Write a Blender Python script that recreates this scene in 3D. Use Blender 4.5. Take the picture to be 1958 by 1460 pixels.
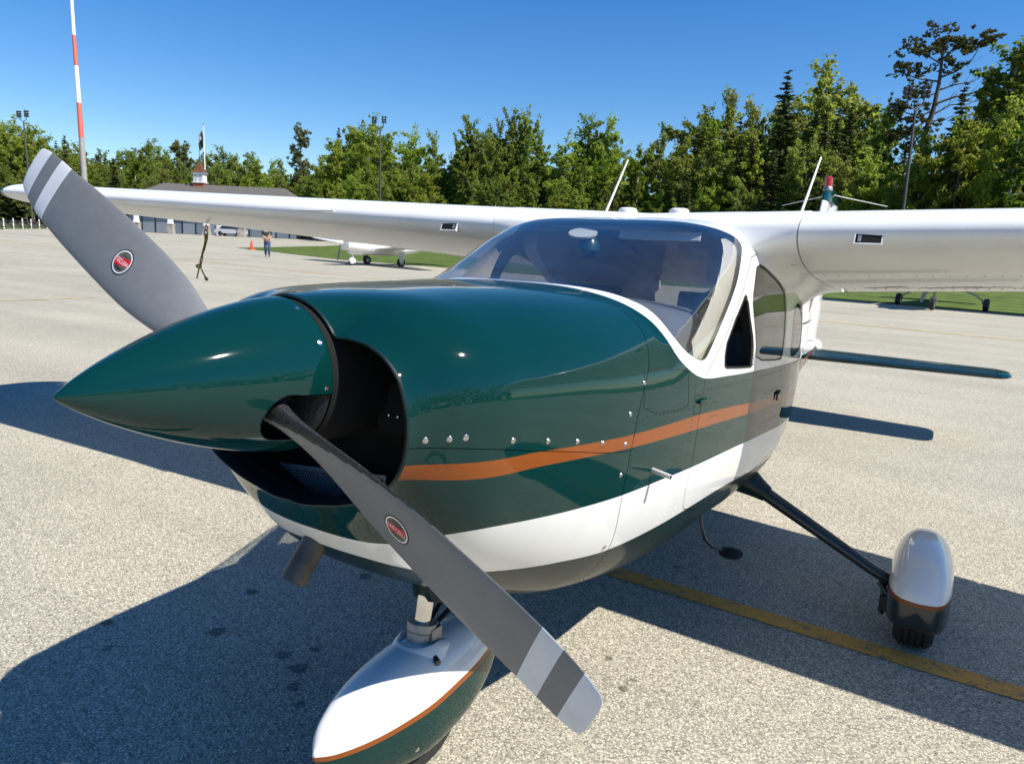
import bpy, bmesh, math, random
import numpy as np
from mathutils import Vector, Matrix

# ---------------------------------------------------------------- scene, camera, light
for o in list(bpy.data.objects):
    bpy.data.objects.remove(o, do_unlink=True)
SC = bpy.context.scene
COL = SC.collection

CAM_POS = (1.2606, -0.6193, 1.6018)
CAM_ROT = np.array([[0.85302, 0.51984, 0.04534],      # right
                    [-0.13257, 0.13158, 0.98240],     # up
                    [-0.50472, 0.84402, -0.18116]])   # forward
def _orth(m):
    f = m[2]/np.linalg.norm(m[2]); r = m[0]-f*(m[0]@f); r /= np.linalg.norm(r)
    return np.array([r, np.cross(r, f), f])
CAM_ROT = _orth(CAM_ROT)
cam_data = bpy.data.cameras.new('camera')
cam = bpy.data.objects.new('camera', cam_data)
COL.objects.link(cam)
cam_data.sensor_fit = 'HORIZONTAL'
cam_data.sensor_width = 36.0
cam_data.lens = 36.0*1380.76/1958.0
cam_data.clip_start = 0.05
cam_data.clip_end = 3000.0
_m = Matrix.Identity(4)
for i in range(3):
    _m[i][0] = CAM_ROT[0][i]; _m[i][1] = CAM_ROT[1][i]; _m[i][2] = -CAM_ROT[2][i]; _m[i][3] = CAM_POS[i]
cam.matrix_world = _m
SC.camera = cam

SUN_EL = 0.889          # radians, 51 degrees
SUN_AZ = 0.096          # from +x towards +y
world = bpy.data.worlds.new('World')
SC.world = world
world.use_nodes = True
_nt = world.node_tree
_nt.nodes.clear()
_sky = _nt.nodes.new('ShaderNodeTexSky')
_sky.sky_type = 'NISHITA'
_sky.sun_disc = False
_sky.sun_elevation = SUN_EL
_sky.sun_rotation = math.pi/2 - SUN_AZ
_sky.altitude = 300.0
_sky.air_density = 1.0
_sky.dust_density = 0.1
_sky.ozone_density = 3.0
_gam = _nt.nodes.new('ShaderNodeHueSaturation')
_gam.inputs['Saturation'].default_value = 1.37
_gam.inputs['Hue'].default_value = 0.507
_bg = _nt.nodes.new('ShaderNodeBackground')
_bg.inputs['Strength'].default_value = 0.109
_out = _nt.nodes.new('ShaderNodeOutputWorld')
_nt.links.new(_sky.outputs[0], _gam.inputs['Color'])
_nt.links.new(_gam.outputs[0], _bg.inputs['Color'])
_nt.links.new(_bg.outputs[0], _out.inputs[0])

_sl = bpy.data.lights.new('sun', 'SUN')
_sl.energy = 5.0
_sl.angle = math.radians(0.53)
_sl.color = (1.0, 0.955, 0.87)
sun = bpy.data.objects.new('sun', _sl)
COL.objects.link(sun)
_sd = Vector((math.cos(SUN_EL)*math.cos(SUN_AZ), math.cos(SUN_EL)*math.sin(SUN_AZ), math.sin(SUN_EL)))
sun.rotation_euler = (-_sd).to_track_quat('-Z', 'Y').to_euler()
sun.location = _sd*60

vs = SC.view_settings
vs.view_transform = 'Standard'
vs.look = 'None'
vs.exposure = 0.47
vs.gamma = 1.0
vs.use_curve_mapping = False
SC.render.engine = 'CYCLES'
SC.cycles.max_bounces = 8
SC.cycles.transparent_max_bounces = 12
SC.cycles.caustics_reflective = False
SC.cycles.caustics_refractive = False
SC.cycles.sample_clamp_indirect = 6.0

# ---------------------------------------------------------------- helpers
WO = {}          # world origin of every parented object

def tag(o, label=None, cat=None, group=None, kind=None):
    if label: o['label'] = label
    if cat: o['category'] = cat
    if group: o['group'] = group
    if kind: o['kind'] = kind
    return o

def empty(name, loc, label=None, cat=None, group=None):
    o = bpy.data.objects.new(name, None)
    o.empty_display_size = 0.2
    COL.objects.link(o)
    o.location = loc
    WO[o] = np.array(loc, float)
    return tag(o, label, cat, group)

def mk(name, V, F, mats, parent=None, mi=None, smooth=True, angle=35, normals=None, origin=None):
    V = np.asarray(V, float)
    if origin is None:
        origin = 0.5*(V.min(0)+V.max(0)) if len(V) else np.zeros(3)
    origin = np.asarray(origin, float)
    me = bpy.data.meshes.new(name)
    me.from_pydata((V-origin).tolist(), [], [list(map(int, f)) for f in F])
    if not isinstance(mats, (list, tuple)): mats = [mats]
    for m in mats: me.materials.append(m)
    if mi is not None:
        me.polygons.foreach_set('material_index', np.asarray(mi, np.int32))
    if smooth:
        me.polygons.foreach_set('use_smooth', np.ones(len(me.polygons), bool))
        if angle is not None and normals is None:
            me.set_sharp_from_angle(angle=math.radians(angle))
    me.update()
    if normals is not None:
        me.normals_split_custom_set_from_vertices([tuple(n) for n in normals])
    o = bpy.data.objects.new(name, me)
    COL.objects.link(o)
    if parent is not None:
        o.parent = parent
        o.location = origin - WO[parent]
    else:
        o.location = origin
    WO[o] = origin
    return o

def join(parts):
    V, F, n = [], [], 0
    for v, f in parts:
        v = np.asarray(v, float)
        V.append(v); F += [[i+n for i in q] for q in f]; n += len(v)
    return np.concatenate(V), F

def box(c, s, R=None):
    c = np.asarray(c, float); s = np.asarray(s, float)/2
    v = np.array([[x, y, z] for x in (-1, 1) for y in (-1, 1) for z in (-1, 1)], float)*s
    if R is not None: v = v@np.asarray(R, float).T
    return v+c, [(0, 1, 3, 2), (4, 6, 7, 5), (0, 4, 5, 1), (2, 3, 7, 6), (0, 2, 6, 4), (1, 5, 7, 3)]

def loft(rings, closed=True, caps=True):
    n = len(rings[0]); V = np.concatenate([np.asarray(r, float) for r in rings]); F = []
    m = n if closed else n-1
    for i in range(len(rings)-1):
        for j in range(m):
            a = i*n+j; b = i*n+(j+1) % n
            F.append((a, b, b+n, a+n))
    if caps and closed:
        F.append(tuple(range(n-1, -1, -1)))
        k = (len(rings)-1)*n
        F.append(tuple(range(k, k+n)))
    return V, F

def frame_of(d):
    d = np.asarray(d, float); d = d/np.linalg.norm(d)
    h = np.array([0, 0, 1.]) if abs(d[2]) < .9 else np.array([1., 0, 0])
    u = np.cross(h, d); u /= np.linalg.norm(u)
    return u, np.cross(d, u)

def tube(pts, rad, n=10, caps=True):
    pts = np.asarray(pts, float)
    rad = np.broadcast_to(np.asarray(rad, float), (len(pts),))
    a = np.linspace(0, 2*np.pi, n, endpoint=False)
    rings = []
    u = None
    for i in range(len(pts)):
        d = pts[min(i+1, len(pts)-1)]-pts[max(i-1, 0)]
        d = d/np.linalg.norm(d)
        if u is None: u, w = frame_of(d)
        else:
            u = u-d*(u@d); u /= np.linalg.norm(u); w = np.cross(d, u)
        rings.append(pts[i]+rad[i]*(np.cos(a)[:, None]*u+np.sin(a)[:, None]*w))
    return loft(rings, True, caps)

def revolve(prof, origin, axis, n=24, caps=True):
    """prof: list of (distance along axis, radius)"""
    axis = np.asarray(axis, float); axis = axis/np.linalg.norm(axis)
    u, w = frame_of(axis)
    a = np.linspace(0, 2*np.pi, n, endpoint=False)
    rings = [np.asarray(origin, float)+s*axis+r*(np.cos(a)[:, None]*u+np.sin(a)[:, None]*w) for s, r in prof]
    return loft(rings, True, caps)

def pchip(x, xs, ys):
    xs = np.asarray(xs, float); ys = np.asarray(ys, float)
    h = np.diff(xs); d = np.diff(ys)/h
    m = np.zeros(len(xs)); m[0] = d[0]; m[-1] = d[-1]
    for i in range(1, len(xs)-1):
        if d[i-1]*d[i] > 0:
            w1 = 2*h[i]+h[i-1]; w2 = h[i]+2*h[i-1]
            m[i] = (w1+w2)/(w1/d[i-1]+w2/d[i])
    x = np.clip(x, xs[0], xs[-1]); i = np.clip(np.searchsorted(xs, x)-1, 0, len(xs)-2)
    t = (x-xs[i])/h[i]
    return (ys[i]*(2*t**3-3*t**2+1)+h[i]*m[i]*(t**3-2*t**2+t)+ys[i+1]*(-2*t**3+3*t**2)+h[i]*m[i+1]*(t**3-t**2))

# ---------------------------------------------------------------- materials
def new_mat(name):
    m = bpy.data.materials.new(name); m.use_nodes = True
    nt = m.node_tree
    return m, nt, nt.nodes['Principled BSDF']

def pm(name, col, rough=.5, metal=0., coat=0., spec=.5, noise=0., nscale=8., bump=0., bscale=30., coat_rough=.03, emit=None):
    """Principled material with optional colour mottling and fine relief"""
    m, nt, b = new_mat(name)
    b.inputs['Base Color'].default_value = (*col, 1)
    b.inputs['Roughness'].default_value = rough
    b.inputs['Metallic'].default_value = metal
    b.inputs['Coat Weight'].default_value = coat
    b.inputs['Coat Roughness'].default_value = coat_rough
    b.inputs['Specular IOR Level'].default_value = spec
    if noise or bump:
        tc = nt.nodes.new('ShaderNodeTexCoord')
    if noise:
        n = nt.nodes.new('ShaderNodeTexNoise'); n.inputs['Scale'].default_value = nscale; n.inputs['Detail'].default_value = 6
        nt.links.new(tc.outputs['Object'], n.inputs['Vector'])
        mp = nt.nodes.new('ShaderNodeMapRange'); mp.inputs['From Min'].default_value = .3; mp.inputs['From Max'].default_value = .7
        mp.inputs['To Min'].default_value = 1-noise; mp.inputs['To Max'].default_value = 1+noise
        nt.links.new(n.outputs['Fac'], mp.inputs['Value'])
        mx = nt.nodes.new('ShaderNodeVectorMath'); mx.operation = 'SCALE'
        mx.inputs[0].default_value = col
        nt.links.new(mp.outputs[0], mx.inputs['Scale'])
        nt.links.new(mx.outputs[0], b.inputs['Base Color'])
    if bump:
        n2 = nt.nodes.new('ShaderNodeTexNoise'); n2.inputs['Scale'].default_value = bscale; n2.inputs['Detail'].default_value = 3
        nt.links.new(tc.outputs['Object'], n2.inputs['Vector'])
        bp = nt.nodes.new('ShaderNodeBump'); bp.inputs['Strength'].default_value = bump; bp.inputs['Distance'].default_value = .01
        nt.links.new(n2.outputs['Fac'], bp.inputs['Height'])
        nt.links.new(bp.outputs[0], b.inputs['Normal'])
        if coat: nt.links.new(bp.outputs[0], b.inputs['Coat Normal'])
    return m

def glass(name, tint, ior=1.5, haze=0.0):
    m, nt, b = new_mat(name)
    nt.nodes.remove(b)
    out = nt.nodes['Material Output']
    tr = nt.nodes.new('ShaderNodeBsdfTransparent'); tr.inputs[0].default_value = (*tint, 1)
    gl = nt.nodes.new('ShaderNodeBsdfGlossy'); gl.inputs['Roughness'].default_value = .008
    fr = nt.nodes.new('ShaderNodeFresnel'); fr.inputs['IOR'].default_value = ior
    geo = nt.nodes.new('ShaderNodeNewGeometry')
    # the same reflectance on both faces of the thin sheet, two surfaces worth
    ml = nt.nodes.new('ShaderNodeMath'); ml.operation = 'MULTIPLY'; ml.use_clamp = True; ml.inputs[1].default_value = 1.7
    iv = nt.nodes.new('ShaderNodeMath'); iv.operation = 'DIVIDE'; iv.inputs[0].default_value = 1.0
    mxi = nt.nodes.new('ShaderNodeMix'); mxi.data_type = 'FLOAT'
    mxi.inputs[2].default_value = ior; mxi.inputs[3].default_value = ior
    nt.links.new(geo.outputs['Backfacing'], mxi.inputs[0])
    lw = nt.nodes.new('ShaderNodeLayerWeight'); lw.inputs['Blend'].default_value = .5
    # Schlick curve from facing, independent of side
    pw = nt.nodes.new('ShaderNodeMath'); pw.operation = 'POWER'; pw.inputs[1].default_value = 3.0
    nt.links.new(lw.outputs['Facing'], pw.inputs[0])
    ma = nt.nodes.new('ShaderNodeMath'); ma.operation = 'MULTIPLY_ADD'; ma.use_clamp = True
    ma.inputs[1].default_value = .85; ma.inputs[2].default_value = .065
    nt.links.new(pw.outputs[0], ma.inputs[0])
    for q in (fr, ml, iv, mxi): nt.nodes.remove(q)
    mix = nt.nodes.new('ShaderNodeMixShader')
    nt.links.new(ma.outputs[0], mix.inputs[0])
    last = tr
    if haze:
        df = nt.nodes.new('ShaderNodeBsdfDiffuse'); df.inputs[0].default_value = (.6, .62, .64, 1)
        nz = nt.nodes.new('ShaderNodeTexNoise'); nz.inputs['Scale'].default_value = 14; nz.inputs['Detail'].default_value = 6
        tc = nt.nodes.new('ShaderNodeTexCoord'); nt.links.new(tc.outputs['Object'], nz.inputs['Vector'])
        mr = nt.nodes.new('ShaderNodeMapRange'); mr.inputs['From Min'].default_value = .4; mr.inputs['From Max'].default_value = .8
        mr.inputs['To Min'].default_value = haze*.6; mr.inputs['To Max'].default_value = haze*1.8
        nt.links.new(nz.outputs['Fac'], mr.inputs['Value'])
        m2 = nt.nodes.new('ShaderNodeMixShader')
        nt.links.new(mr.outputs[0], m2.inputs[0]); nt.links.new(tr.outputs[0], m2.inputs[1]); nt.links.new(df.outputs[0], m2.inputs[2])
        last = m2
    nt.links.new(last.outputs[0], mix.inputs[1]); nt.links.new(gl.outputs[0], mix.inputs[2])
    nt.links.new(mix.outputs[0], out.inputs['Surface'])
    return m

M = {}
M['green'] = pm('green_paint', (.0015, .030, .027), .5, coat=.82, spec=.0, coat_rough=.042, bump=.015, bscale=5., noise=.04)
M['green_metal'] = pm('green_sheet_paint', (.0015, .030, .027), .5, coat=.75, spec=.0, coat_rough=.02, bump=.06, bscale=9., noise=.05)
M['orange'] = pm('copper_paint', (.24, .064, .010), .45, coat=.55, spec=.1, bump=.03, bscale=9., noise=.05)
M['white'] = pm('white_paint', (.80, .80, .78), .5, coat=.9, spec=.1, bump=.02, bscale=6., noise=.03)
M['white_wing'] = pm('white_wing_paint', (.80, .80, .78), .45, coat=.4, spec=.15, coat_rough=.10, bump=.02, bscale=5., noise=.035, nscale=5.)
M['navy'] = pm('dark_belly_paint', (.004, .020, .021), .45, coat=.35, spec=.2, coat_rough=.08, bump=.05, bscale=14., noise=.2)
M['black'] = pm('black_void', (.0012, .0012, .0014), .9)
M['rubber'] = pm('tyre_rubber', (.018, .018, .019), .75, noise=.2, nscale=30, bump=.2, bscale=60)
M['seam'] = pm('dark_seam_gap', (.01, .012, .012), .8)  # dark colour of panel joints and window seals
M['chrome'] = pm('chrome', (.75, .73, .68), .12, metal=1., noise=.12, nscale=20)
M['steel'] = pm('screw_steel', (.62, .61, .58), .25, metal=1.)
M['alu'] = pm('cast_aluminium', (.34, .34, .33), .5, metal=.6, noise=.25, nscale=35, bump=.3, bscale=60)
M['prop'] = pm('propeller_grey', (.175, .184, .187), .42, noise=.05, nscale=30, bump=.04, bscale=160, spec=.4)
M['prop_white'] = pm('propeller_white_band', (.66, .69, .72), .45, noise=.05, nscale=30)
M['boot'] = pm('deice_boot', (.02, .021, .023), .55, noise=.3, nscale=60, bump=.4, bscale=180)
M['beige'] = pm('beige_trim', (.58, .50, .40), .7, noise=.06, bump=.1, bscale=120)
M['headliner'] = pm('headliner_grey', (.30, .295, .285), .9, noise=.08, bump=.15, bscale=90)
M['dash'] = pm('dash_cover', (.10, .104, .11), .7, noise=.1, bump=.2, bscale=150)
M['seat'] = pm('seat_cloth', (.05, .052, .055), .85, noise=.15, nscale=20)
M['visor'] = pm('visor_vinyl', (.62, .60, .55), .6)
M['ws'] = glass('windshield_acrylic', (.86, .90, .92), haze=.016)
M['win'] = glass('side_acrylic', (.46, .46, .44))
M['red_lens'] = pm('red_lens', (.55, .012, .02), .15, coat=1.)
M['antenna'] = pm('antenna_white', (.74, .73, .68), .45)
M['leg'] = pm('gear_leg_paint', (.006, .016, .022), .35, coat=.6, noise=.3, nscale=12)
M['exhaust'] = pm('exhaust_steel', (.10, .095, .082), .55, metal=.7, noise=.35, nscale=18)
M['mesh_wire'] = pm('filter_wire', (.55, .55, .54), .5, metal=.5)
M['rivet_grey'] = pm('rivet_grey', (.30, .29, .27), .5)
M['smudge'] = pm('smudged_exhaust_stain', (.33, .315, .28), .5, noise=.35, nscale=25)
M['grime'] = pm('oily_grime', (.05, .045, .04), .35, noise=.5, nscale=20)
M['red_decal'] = pm('decal_red', (.62, .010, .016), .4)
M['gold_decal'] = pm('decal_olive_gold', (.115, .105, .070), .35, noise=.15, nscale=300)
M['white_decal'] = pm('decal_white', (.78, .78, .76), .4)
M['dark_decal'] = pm('decal_black', (.012, .012, .013), .4)

# ---------------------------------------------------------------- ground
DH = np.array([-0.5132, 0.8582])
def gz(x, y):
    return 0.0145*max(0.0, (x-CAM_POS[0])*DH[0]+(y-CAM_POS[1])*DH[1]-8.0)
def plane_sd(x, y): return (x-CAM_POS[0])*DH[0]+(y-CAM_POS[1])*DH[1]-8.0
PERP = np.array([DH[1], -DH[0]])
def st(s, t, dz=0.):
    p = np.array(CAM_POS[:2])+DH*s+PERP*t
    return (p[0], p[1], 0.0145*max(0., s-8.)+dz)

def asphalt():
    m, nt, b = new_mat('weathered_asphalt')
    N = nt.nodes.new; L = nt.links.new
    tc = N('ShaderNodeTexCoord')
    def vor(scale):
        v = N('ShaderNodeTexVoronoi'); v.inputs['Scale'].default_value = scale; v.inputs['Randomness'].default_value = 1
        L(tc.outputs['Object'], v.inputs['Vector']); return v
    v1 = vor(150.); v2 = vor(300.)
    sep = N('ShaderNodeSeparateColor'); L(v1.outputs['Color'], sep.inputs[0])
    r1 = N('ShaderNodeValToRGB'); L(sep.outputs[0], r1.inputs[0])
    e = r1.color_ramp; e.elements[0].position = .0; e.elements[0].color = (.28, .257, .21, 1)
    e.elements[1].position = 1.; e.elements[1].color = (.88, .81, .64, 1)
    for p, c in ((.2, (.45, .41, .315)), (.5, (.57, .522, .405)), (.8, (.67, .614, .48))):
        q = e.elements.new(p); q.color = (*c, 1)
    # tar between the stones
    d = N('ShaderNodeMapRange'); d.inputs['From Min'].default_value = .25; d.inputs['From Max'].default_value = .62
    d.inputs['To Min'].default_value = 1.; d.inputs['To Max'].default_value = .55
    L(v1.outputs['Distance'], d.inputs['Value'])
    sp2 = N('ShaderNodeSeparateColor'); L(v2.outputs['Color'], sp2.inputs[0])
    f2 = N('ShaderNodeMapRange'); f2.inputs['To Min'].default_value = .72; f2.inputs['To Max'].default_value = 1.2
    L(sp2.outputs[1], f2.inputs['Value'])
    big = N('ShaderNodeTexNoise'); big.inputs['Scale'].default_value = .35; big.inputs['Detail'].default_value = 7; big.inputs['Roughness'].default_value = .62
    L(tc.outputs['Object'], big.inputs['Vector'])
    f3 = N('ShaderNodeMapRange'); f3.inputs['From Min'].default_value = .3; f3.inputs['From Max'].default_value = .7
    f3.inputs['To Min'].default_value = .90; f3.inputs['To Max'].default_value = 1.10
    L(big.outputs['Fac'], f3.inputs['Value'])
    # paving lanes: long faint streaks
    mp = N('ShaderNodeMapping'); mp.inputs['Scale'].default_value = (.05, 1.3, 1); mp.inputs['Rotation'].default_value = (0, 0, .12)
    L(tc.outputs['Object'], mp.inputs['Vector'])
    stn = N('ShaderNodeTexNoise'); stn.inputs['Scale'].default_value = 1.; stn.inputs['Detail'].default_value = 5
    L(mp.outputs[0], stn.inputs['Vector'])
    f4 = N('ShaderNodeMapRange'); f4.inputs['From Min'].default_value = .35; f4.inputs['From Max'].default_value = .65
    f4.inputs['To Min'].default_value = .93; f4.inputs['To Max'].default_value = 1.07
    L(stn.outputs['Fac'], f4.inputs['Value'])
    # oil drips
    oil = N('ShaderNodeTexNoise'); oil.inputs['Scale'].default_value = 26.; oil.inputs['Detail'].default_value = 5; oil.inputs['Roughness'].default_value = .7
    L(tc.outputs['Object'], oil.inputs['Vector'])
    sx = N('ShaderNodeSeparateXYZ'); L(tc.outputs['Object'], sx.inputs[0])
    def mth(op, a, bb, clamp=False):
        n = N('ShaderNodeMath'); n.operation = op; n.use_clamp = clamp
        for i, q in enumerate((a, bb)):
            if isinstance(q, (int, float)): n.inputs[i].default_value = q
            else: L(q, n.inputs[i])
        return n.outputs[0]
    acc = None
    for cx, cy, r in OIL:
        dx = mth('SUBTRACT', sx.outputs[0], cx); dy = mth('SUBTRACT', sx.outputs[1], cy)
        dd = mth('SQRT', mth('ADD', mth('MULTIPLY', dx, dx), mth('MULTIPLY', dy, dy)), 0.)
        w = mth('SUBTRACT', 1., mth('DIVIDE', dd, r), True)
        acc = w if acc is None else mth('MAXIMUM', acc, w)
    om = mth('ADD', mth('MULTIPLY', acc, .55), mth('SUBTRACT', oil.outputs['Fac'], .55))
    of = N('ShaderNodeMapRange'); of.inputs['From Min'].default_value = .12; of.inputs['From Max'].default_value = .30
    of.inputs['To Min'].default_value = 1.; of.inputs['To Max'].default_value = .42
    L(om, of.inputs['Value'])
    k = mth('MULTIPLY', mth('MULTIPLY', mth('MULTIPLY', d.outputs[0], f2.outputs[0]), mth('MULTIPLY', f3.outputs[0], f4.outputs[0])), of.outputs[0])
    vm = N('ShaderNodeVectorMath'); vm.operation = 'SCALE'
    L(r1.outputs[0], vm.inputs[0]); L(k, vm.inputs['Scale'])
    L(vm.outputs[0], b.inputs['Base Color'])
    b.inputs['Roughness'].default_value = .85
    b.inputs['Specular IOR Level'].default_value = .25
    hm = mth('ADD', mth('MULTIPLY', d.outputs[0], 1.), mth('MULTIPLY', sep.outputs[0], .5))
    bp = N('ShaderNodeBump'); bp.inputs['Strength'].default_value = .55; bp.inputs['Distance'].default_value = .004
    ln = N('ShaderNodeVectorMath'); ln.operation = 'LENGTH'; L(tc.outputs['Object'], ln.inputs[0])
    bf = N('ShaderNodeMapRange'); bf.inputs['From Min'].default_value = 3.; bf.inputs['From Max'].default_value = 12.; bf.inputs['To Min'].default_value = .38; bf.inputs['To Max'].default_value = 0.
    L(ln.outputs['Value'], bf.inputs['Value']); L(bf.outputs[0], bp.inputs['Strength'])
    L(hm, bp.inputs['Height']); L(bp.outputs[0], b.inputs['Normal'])
    return m

OIL = [(-1.14, 1.12, 0.062), (-1.56, 0.91, 0.043), (-1.37, 0.8, 0.037), (-0.79, 1.16, 0.062), (-0.67, 1.13, 0.074), (-0.72, 1.26, 0.043), (-0.6, 1.04, 0.05), (-0.5, 0.98, 0.037), (0.4, 1.73, 0.037), (0.41, 1.81, 0.031), (0.27, 1.9, 0.031), (0.21, 2.9, 0.031), (-1.31, 1.43, 0.05), (-1.0, 1.86, 0.062)]
M['asphalt'] = asphalt()

def yellow_paint():
    m, nt, b = new_mat('worn_yellow_paint')
    tc = nt.nodes.new('ShaderNodeTexCoord')
    v = nt.nodes.new('ShaderNodeTexVoronoi'); v.inputs['Scale'].default_value = 95
    n = nt.nodes.new('ShaderNodeTexNoise'); n.inputs['Scale'].default_value = 16; n.inputs['Detail'].default_value = 9; n.inputs['Roughness'].default_value = .75
    nt.links.new(tc.outputs['Object'], v.inputs['Vector']); nt.links.new(tc.outputs['Object'], n.inputs['Vector'])
    ad = nt.nodes.new('ShaderNodeMath'); ad.operation = 'MULTIPLY_ADD'; ad.inputs[1].default_value = .25
    nt.links.new(v.outputs['Distance'], ad.inputs[0]); nt.links.new(n.outputs['Fac'], ad.inputs[2])
    r = nt.nodes.new('ShaderNodeValToRGB'); nt.links.new(ad.outputs[0], r.inputs[0])
    r.color_ramp.elements[0].position = .64; r.color_ramp.elements[0].color = (.72, .345, .05, 1)
    r.color_ramp.elements[1].position = .76; r.color_ramp.elements[1].color = (.24, .19, .11, 1)
    nt.links.new(r.outputs[0], b.inputs['Base Color'])
    b.inputs['Roughness'].default_value = .8
    bp = nt.nodes.new('ShaderNodeBump'); bp.inputs['Strength'].default_value = .5; bp.inputs['Distance'].default_value = .004; bp.invert = True
    nt.links.new(v.outputs['Distance'], bp.inputs['Height']); nt.links.new(bp.outputs[0], b.inputs['Normal'])
    return m
M['yellow'] = yellow_paint()
M['far_yellow'] = pm('pale_yellow_line', (.50, .37, .19), .8, noise=.2, nscale=3)  # paler yellow for the distant apron lines
M['grass'] = pm('mown_grass', (.085, .125, .022), .9, noise=.35, nscale=1.3, bump=.6, bscale=25, spec=.2)
M['soil'] = pm('dark_edge_soil', (.075, .07, .06), .9, noise=.3, nscale=4)
M['forest_floor'] = pm('forest_floor', (.05, .055, .022), .95, noise=.4, nscale=.6)

rows = [-160., 8., 420.]
ts = np.linspace(-420, 420, 9)
V = [st(s, t) for s in rows for t in ts]
F = [(i*9+j, i*9+j+1, (i+1)*9+j+1, (i+1)*9+j) for i in range(2) for j in range(8)]
g = mk('apron', V, F, M['asphalt'], smooth=False, origin=(0, 0, 0))
tag(g, kind='structure')

def sheet(name, pts, mat, dz, kind='structure'):
    V = [(x, y, gz(x, y)+dz) for x, y in pts]
    o = mk(name, V, [tuple(range(len(V)))], mat, smooth=False)
    return tag(o, kind=kind)

def strip(name, pts, w, mat, dz):
    """painted line along a ground polyline, broken where the ground tilts"""
    pts = [np.array(p, float) for p in pts]
    P = []
    for a, b in zip(pts[:-1], pts[1:]):
        n = max(2, int(np.linalg.norm(b-a)/2.)+1)
        for k in range(n): P.append(a+(b-a)*k/n)
        sa, sb = plane_sd(*a), plane_sd(*b)
        if sa*sb < 0: P.append(a+(b-a)*sa/(sa-sb))
    P.append(pts[-1])
    P.sort(key=lambda q: (q-pts[0])@(pts[-1]-pts[0]))
    V = []
    for i, p in enumerate(P):
        d = P[min(i+1, len(P)-1)]-P[max(i-1, 0)]; d = d/np.linalg.norm(d); nrm = np.array([-d[1], d[0]])*w/2
        for q in (p+nrm, p-nrm): V.append((q[0], q[1], gz(*q)+dz))
    F = [(2*i, 2*i+1, 2*i+3, 2*i+2) for i in range(len(P)-1)]
    return tag(mk(name, V, F, mat, smooth=False, origin=(0, 0, 0)), kind='structure')

strip('parking_line', [(-1.2, 2.70), (-.05, 2.648), (1.70, 2.60), (9., 2.42)], .116, M['yellow'], .004)
strip('taxi_line', [(14., 17.4), (2.75, 18.9), (-1.65, 19.15), (-17.6, 19.7), (-29.1, 21.1), (-45.3, 22.0), (-53.7, 23.6), (-80., 26.)], .20, M['far_yellow'], .006)
strip('tie_down_line', [(-15.14, 6.4), (-14.92, 8.3)], .12, M['far_yellow'], .006)
strip('tie_down_line', [(-54.8, 35.9), (-53.2, 37.1)], .2, M['far_yellow'], .006)

# grass on the right of the aircraft and the wedge beyond the far wing
sheet('grass_soil_edge', [(-3.6, 29.35), (3.4, 27.85), (30., 22.3), (34., 34.), (-3., 36.)], M['soil'], .004)
g_r = [(-46.2, 36.6), (-29.8, 30.95), (-21.3, 30.6), (-3.2, 29.6), (3.33, 28.15), (40., 20.2), (90., 12.), (110., 70.), (40., 120.), (-64., 120.), (-64.5, 70.), (-55., 54.4)]
sheet('grass', g_r, M['grass'], .012)
sheet('grass', [(-92., 41.), (-97., 43.2), (-111.7, 57.2), (-128., 75.), (-300., 130.), (-300., 20.), (-110., 25.)], M['grass'], .012)
sheet('forest_floor', [(-64., 86.), (-40., 82.), (-20., 74.), (0., 62.), (30., 48.), (60., 60.), (60., 200.), (-64., 200.)], M['forest_floor'], .020)
sheet('forest_floor', [(-112., 60.), (-122., 74.), (-105., 104.), (-64., 106.), (-64., 300.), (-330., 300.), (-330., 20.)], M['forest_floor'], .024)

# ---------------------------------------------------------------- trees
def leaf_mat(name, col, col2, trans=.56):
    m, nt, b = new_mat(name)
    N = nt.nodes.new; L = nt.links.new
    at = N('ShaderNodeAttribute'); at.attribute_name = 'tone'
    oi = N('ShaderNodeObjectInfo')
    mx = N('ShaderNodeMix'); mx.data_type = 'RGBA'
    mx.inputs[6].default_value = (*col, 1); mx.inputs[7].default_value = (*col2, 1)
    L(at.outputs['Fac'], mx.inputs[0])
    hs = N('ShaderNodeHueSaturation')
    mr = N('ShaderNodeMapRange'); mr.inputs['To Min'].default_value = .478; mr.inputs['To Max'].default_value = .515
    L(oi.outputs['Random'], mr.inputs['Value']); L(mr.outputs[0], hs.inputs['Hue'])
    mv = N('ShaderNodeMapRange'); mv.inputs['To Min'].default_value = .72; mv.inputs['To Max'].default_value = 1.2
    ml = N('ShaderNodeMath'); ml.operation = 'FRACT'
    m3 = N('ShaderNodeMath'); m3.operation = 'MULTIPLY'; m3.inputs[1].default_value = 7.31
    L(oi.outputs['Random'], m3.inputs[0]); L(m3.outputs[0], ml.inputs[0]); L(ml.outputs[0], mv.inputs['Value'])
    L(mv.outputs[0], hs.inputs['Value'])
    L(mx.outputs[2], hs.inputs['Color'])
    b.inputs['Roughness'].default_value = .6
    b.inputs['Specular IOR Level'].default_value = .25
    L(hs.outputs[0], b.inputs['Base Color'])
    tl = N('ShaderNodeBsdfTranslucent'); tv = N('ShaderNodeVectorMath'); tv.operation = 'MULTIPLY'; tv.inputs[1].default_value = (1.35, 1.45, .9); L(hs.outputs[0], tv.inputs[0]); L(tv.outputs[0], tl.inputs[0])
    ms = N('ShaderNodeMixShader'); ms.inputs[0].default_value = trans
    L(b.outputs[0], ms.inputs[1]); L(tl.outputs[0], ms.inputs[2])
    L(ms.outputs[0], nt.nodes['Material Output'].inputs['Surface'])
    return m
M['leaf_maple'] = leaf_mat('spring_leaves', (.155, .215, .028), (.345, .395, .072))
M['leaf_oak'] = leaf_mat('young_oak_leaves', (.150, .178, .038), (.295, .325, .085))
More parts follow.
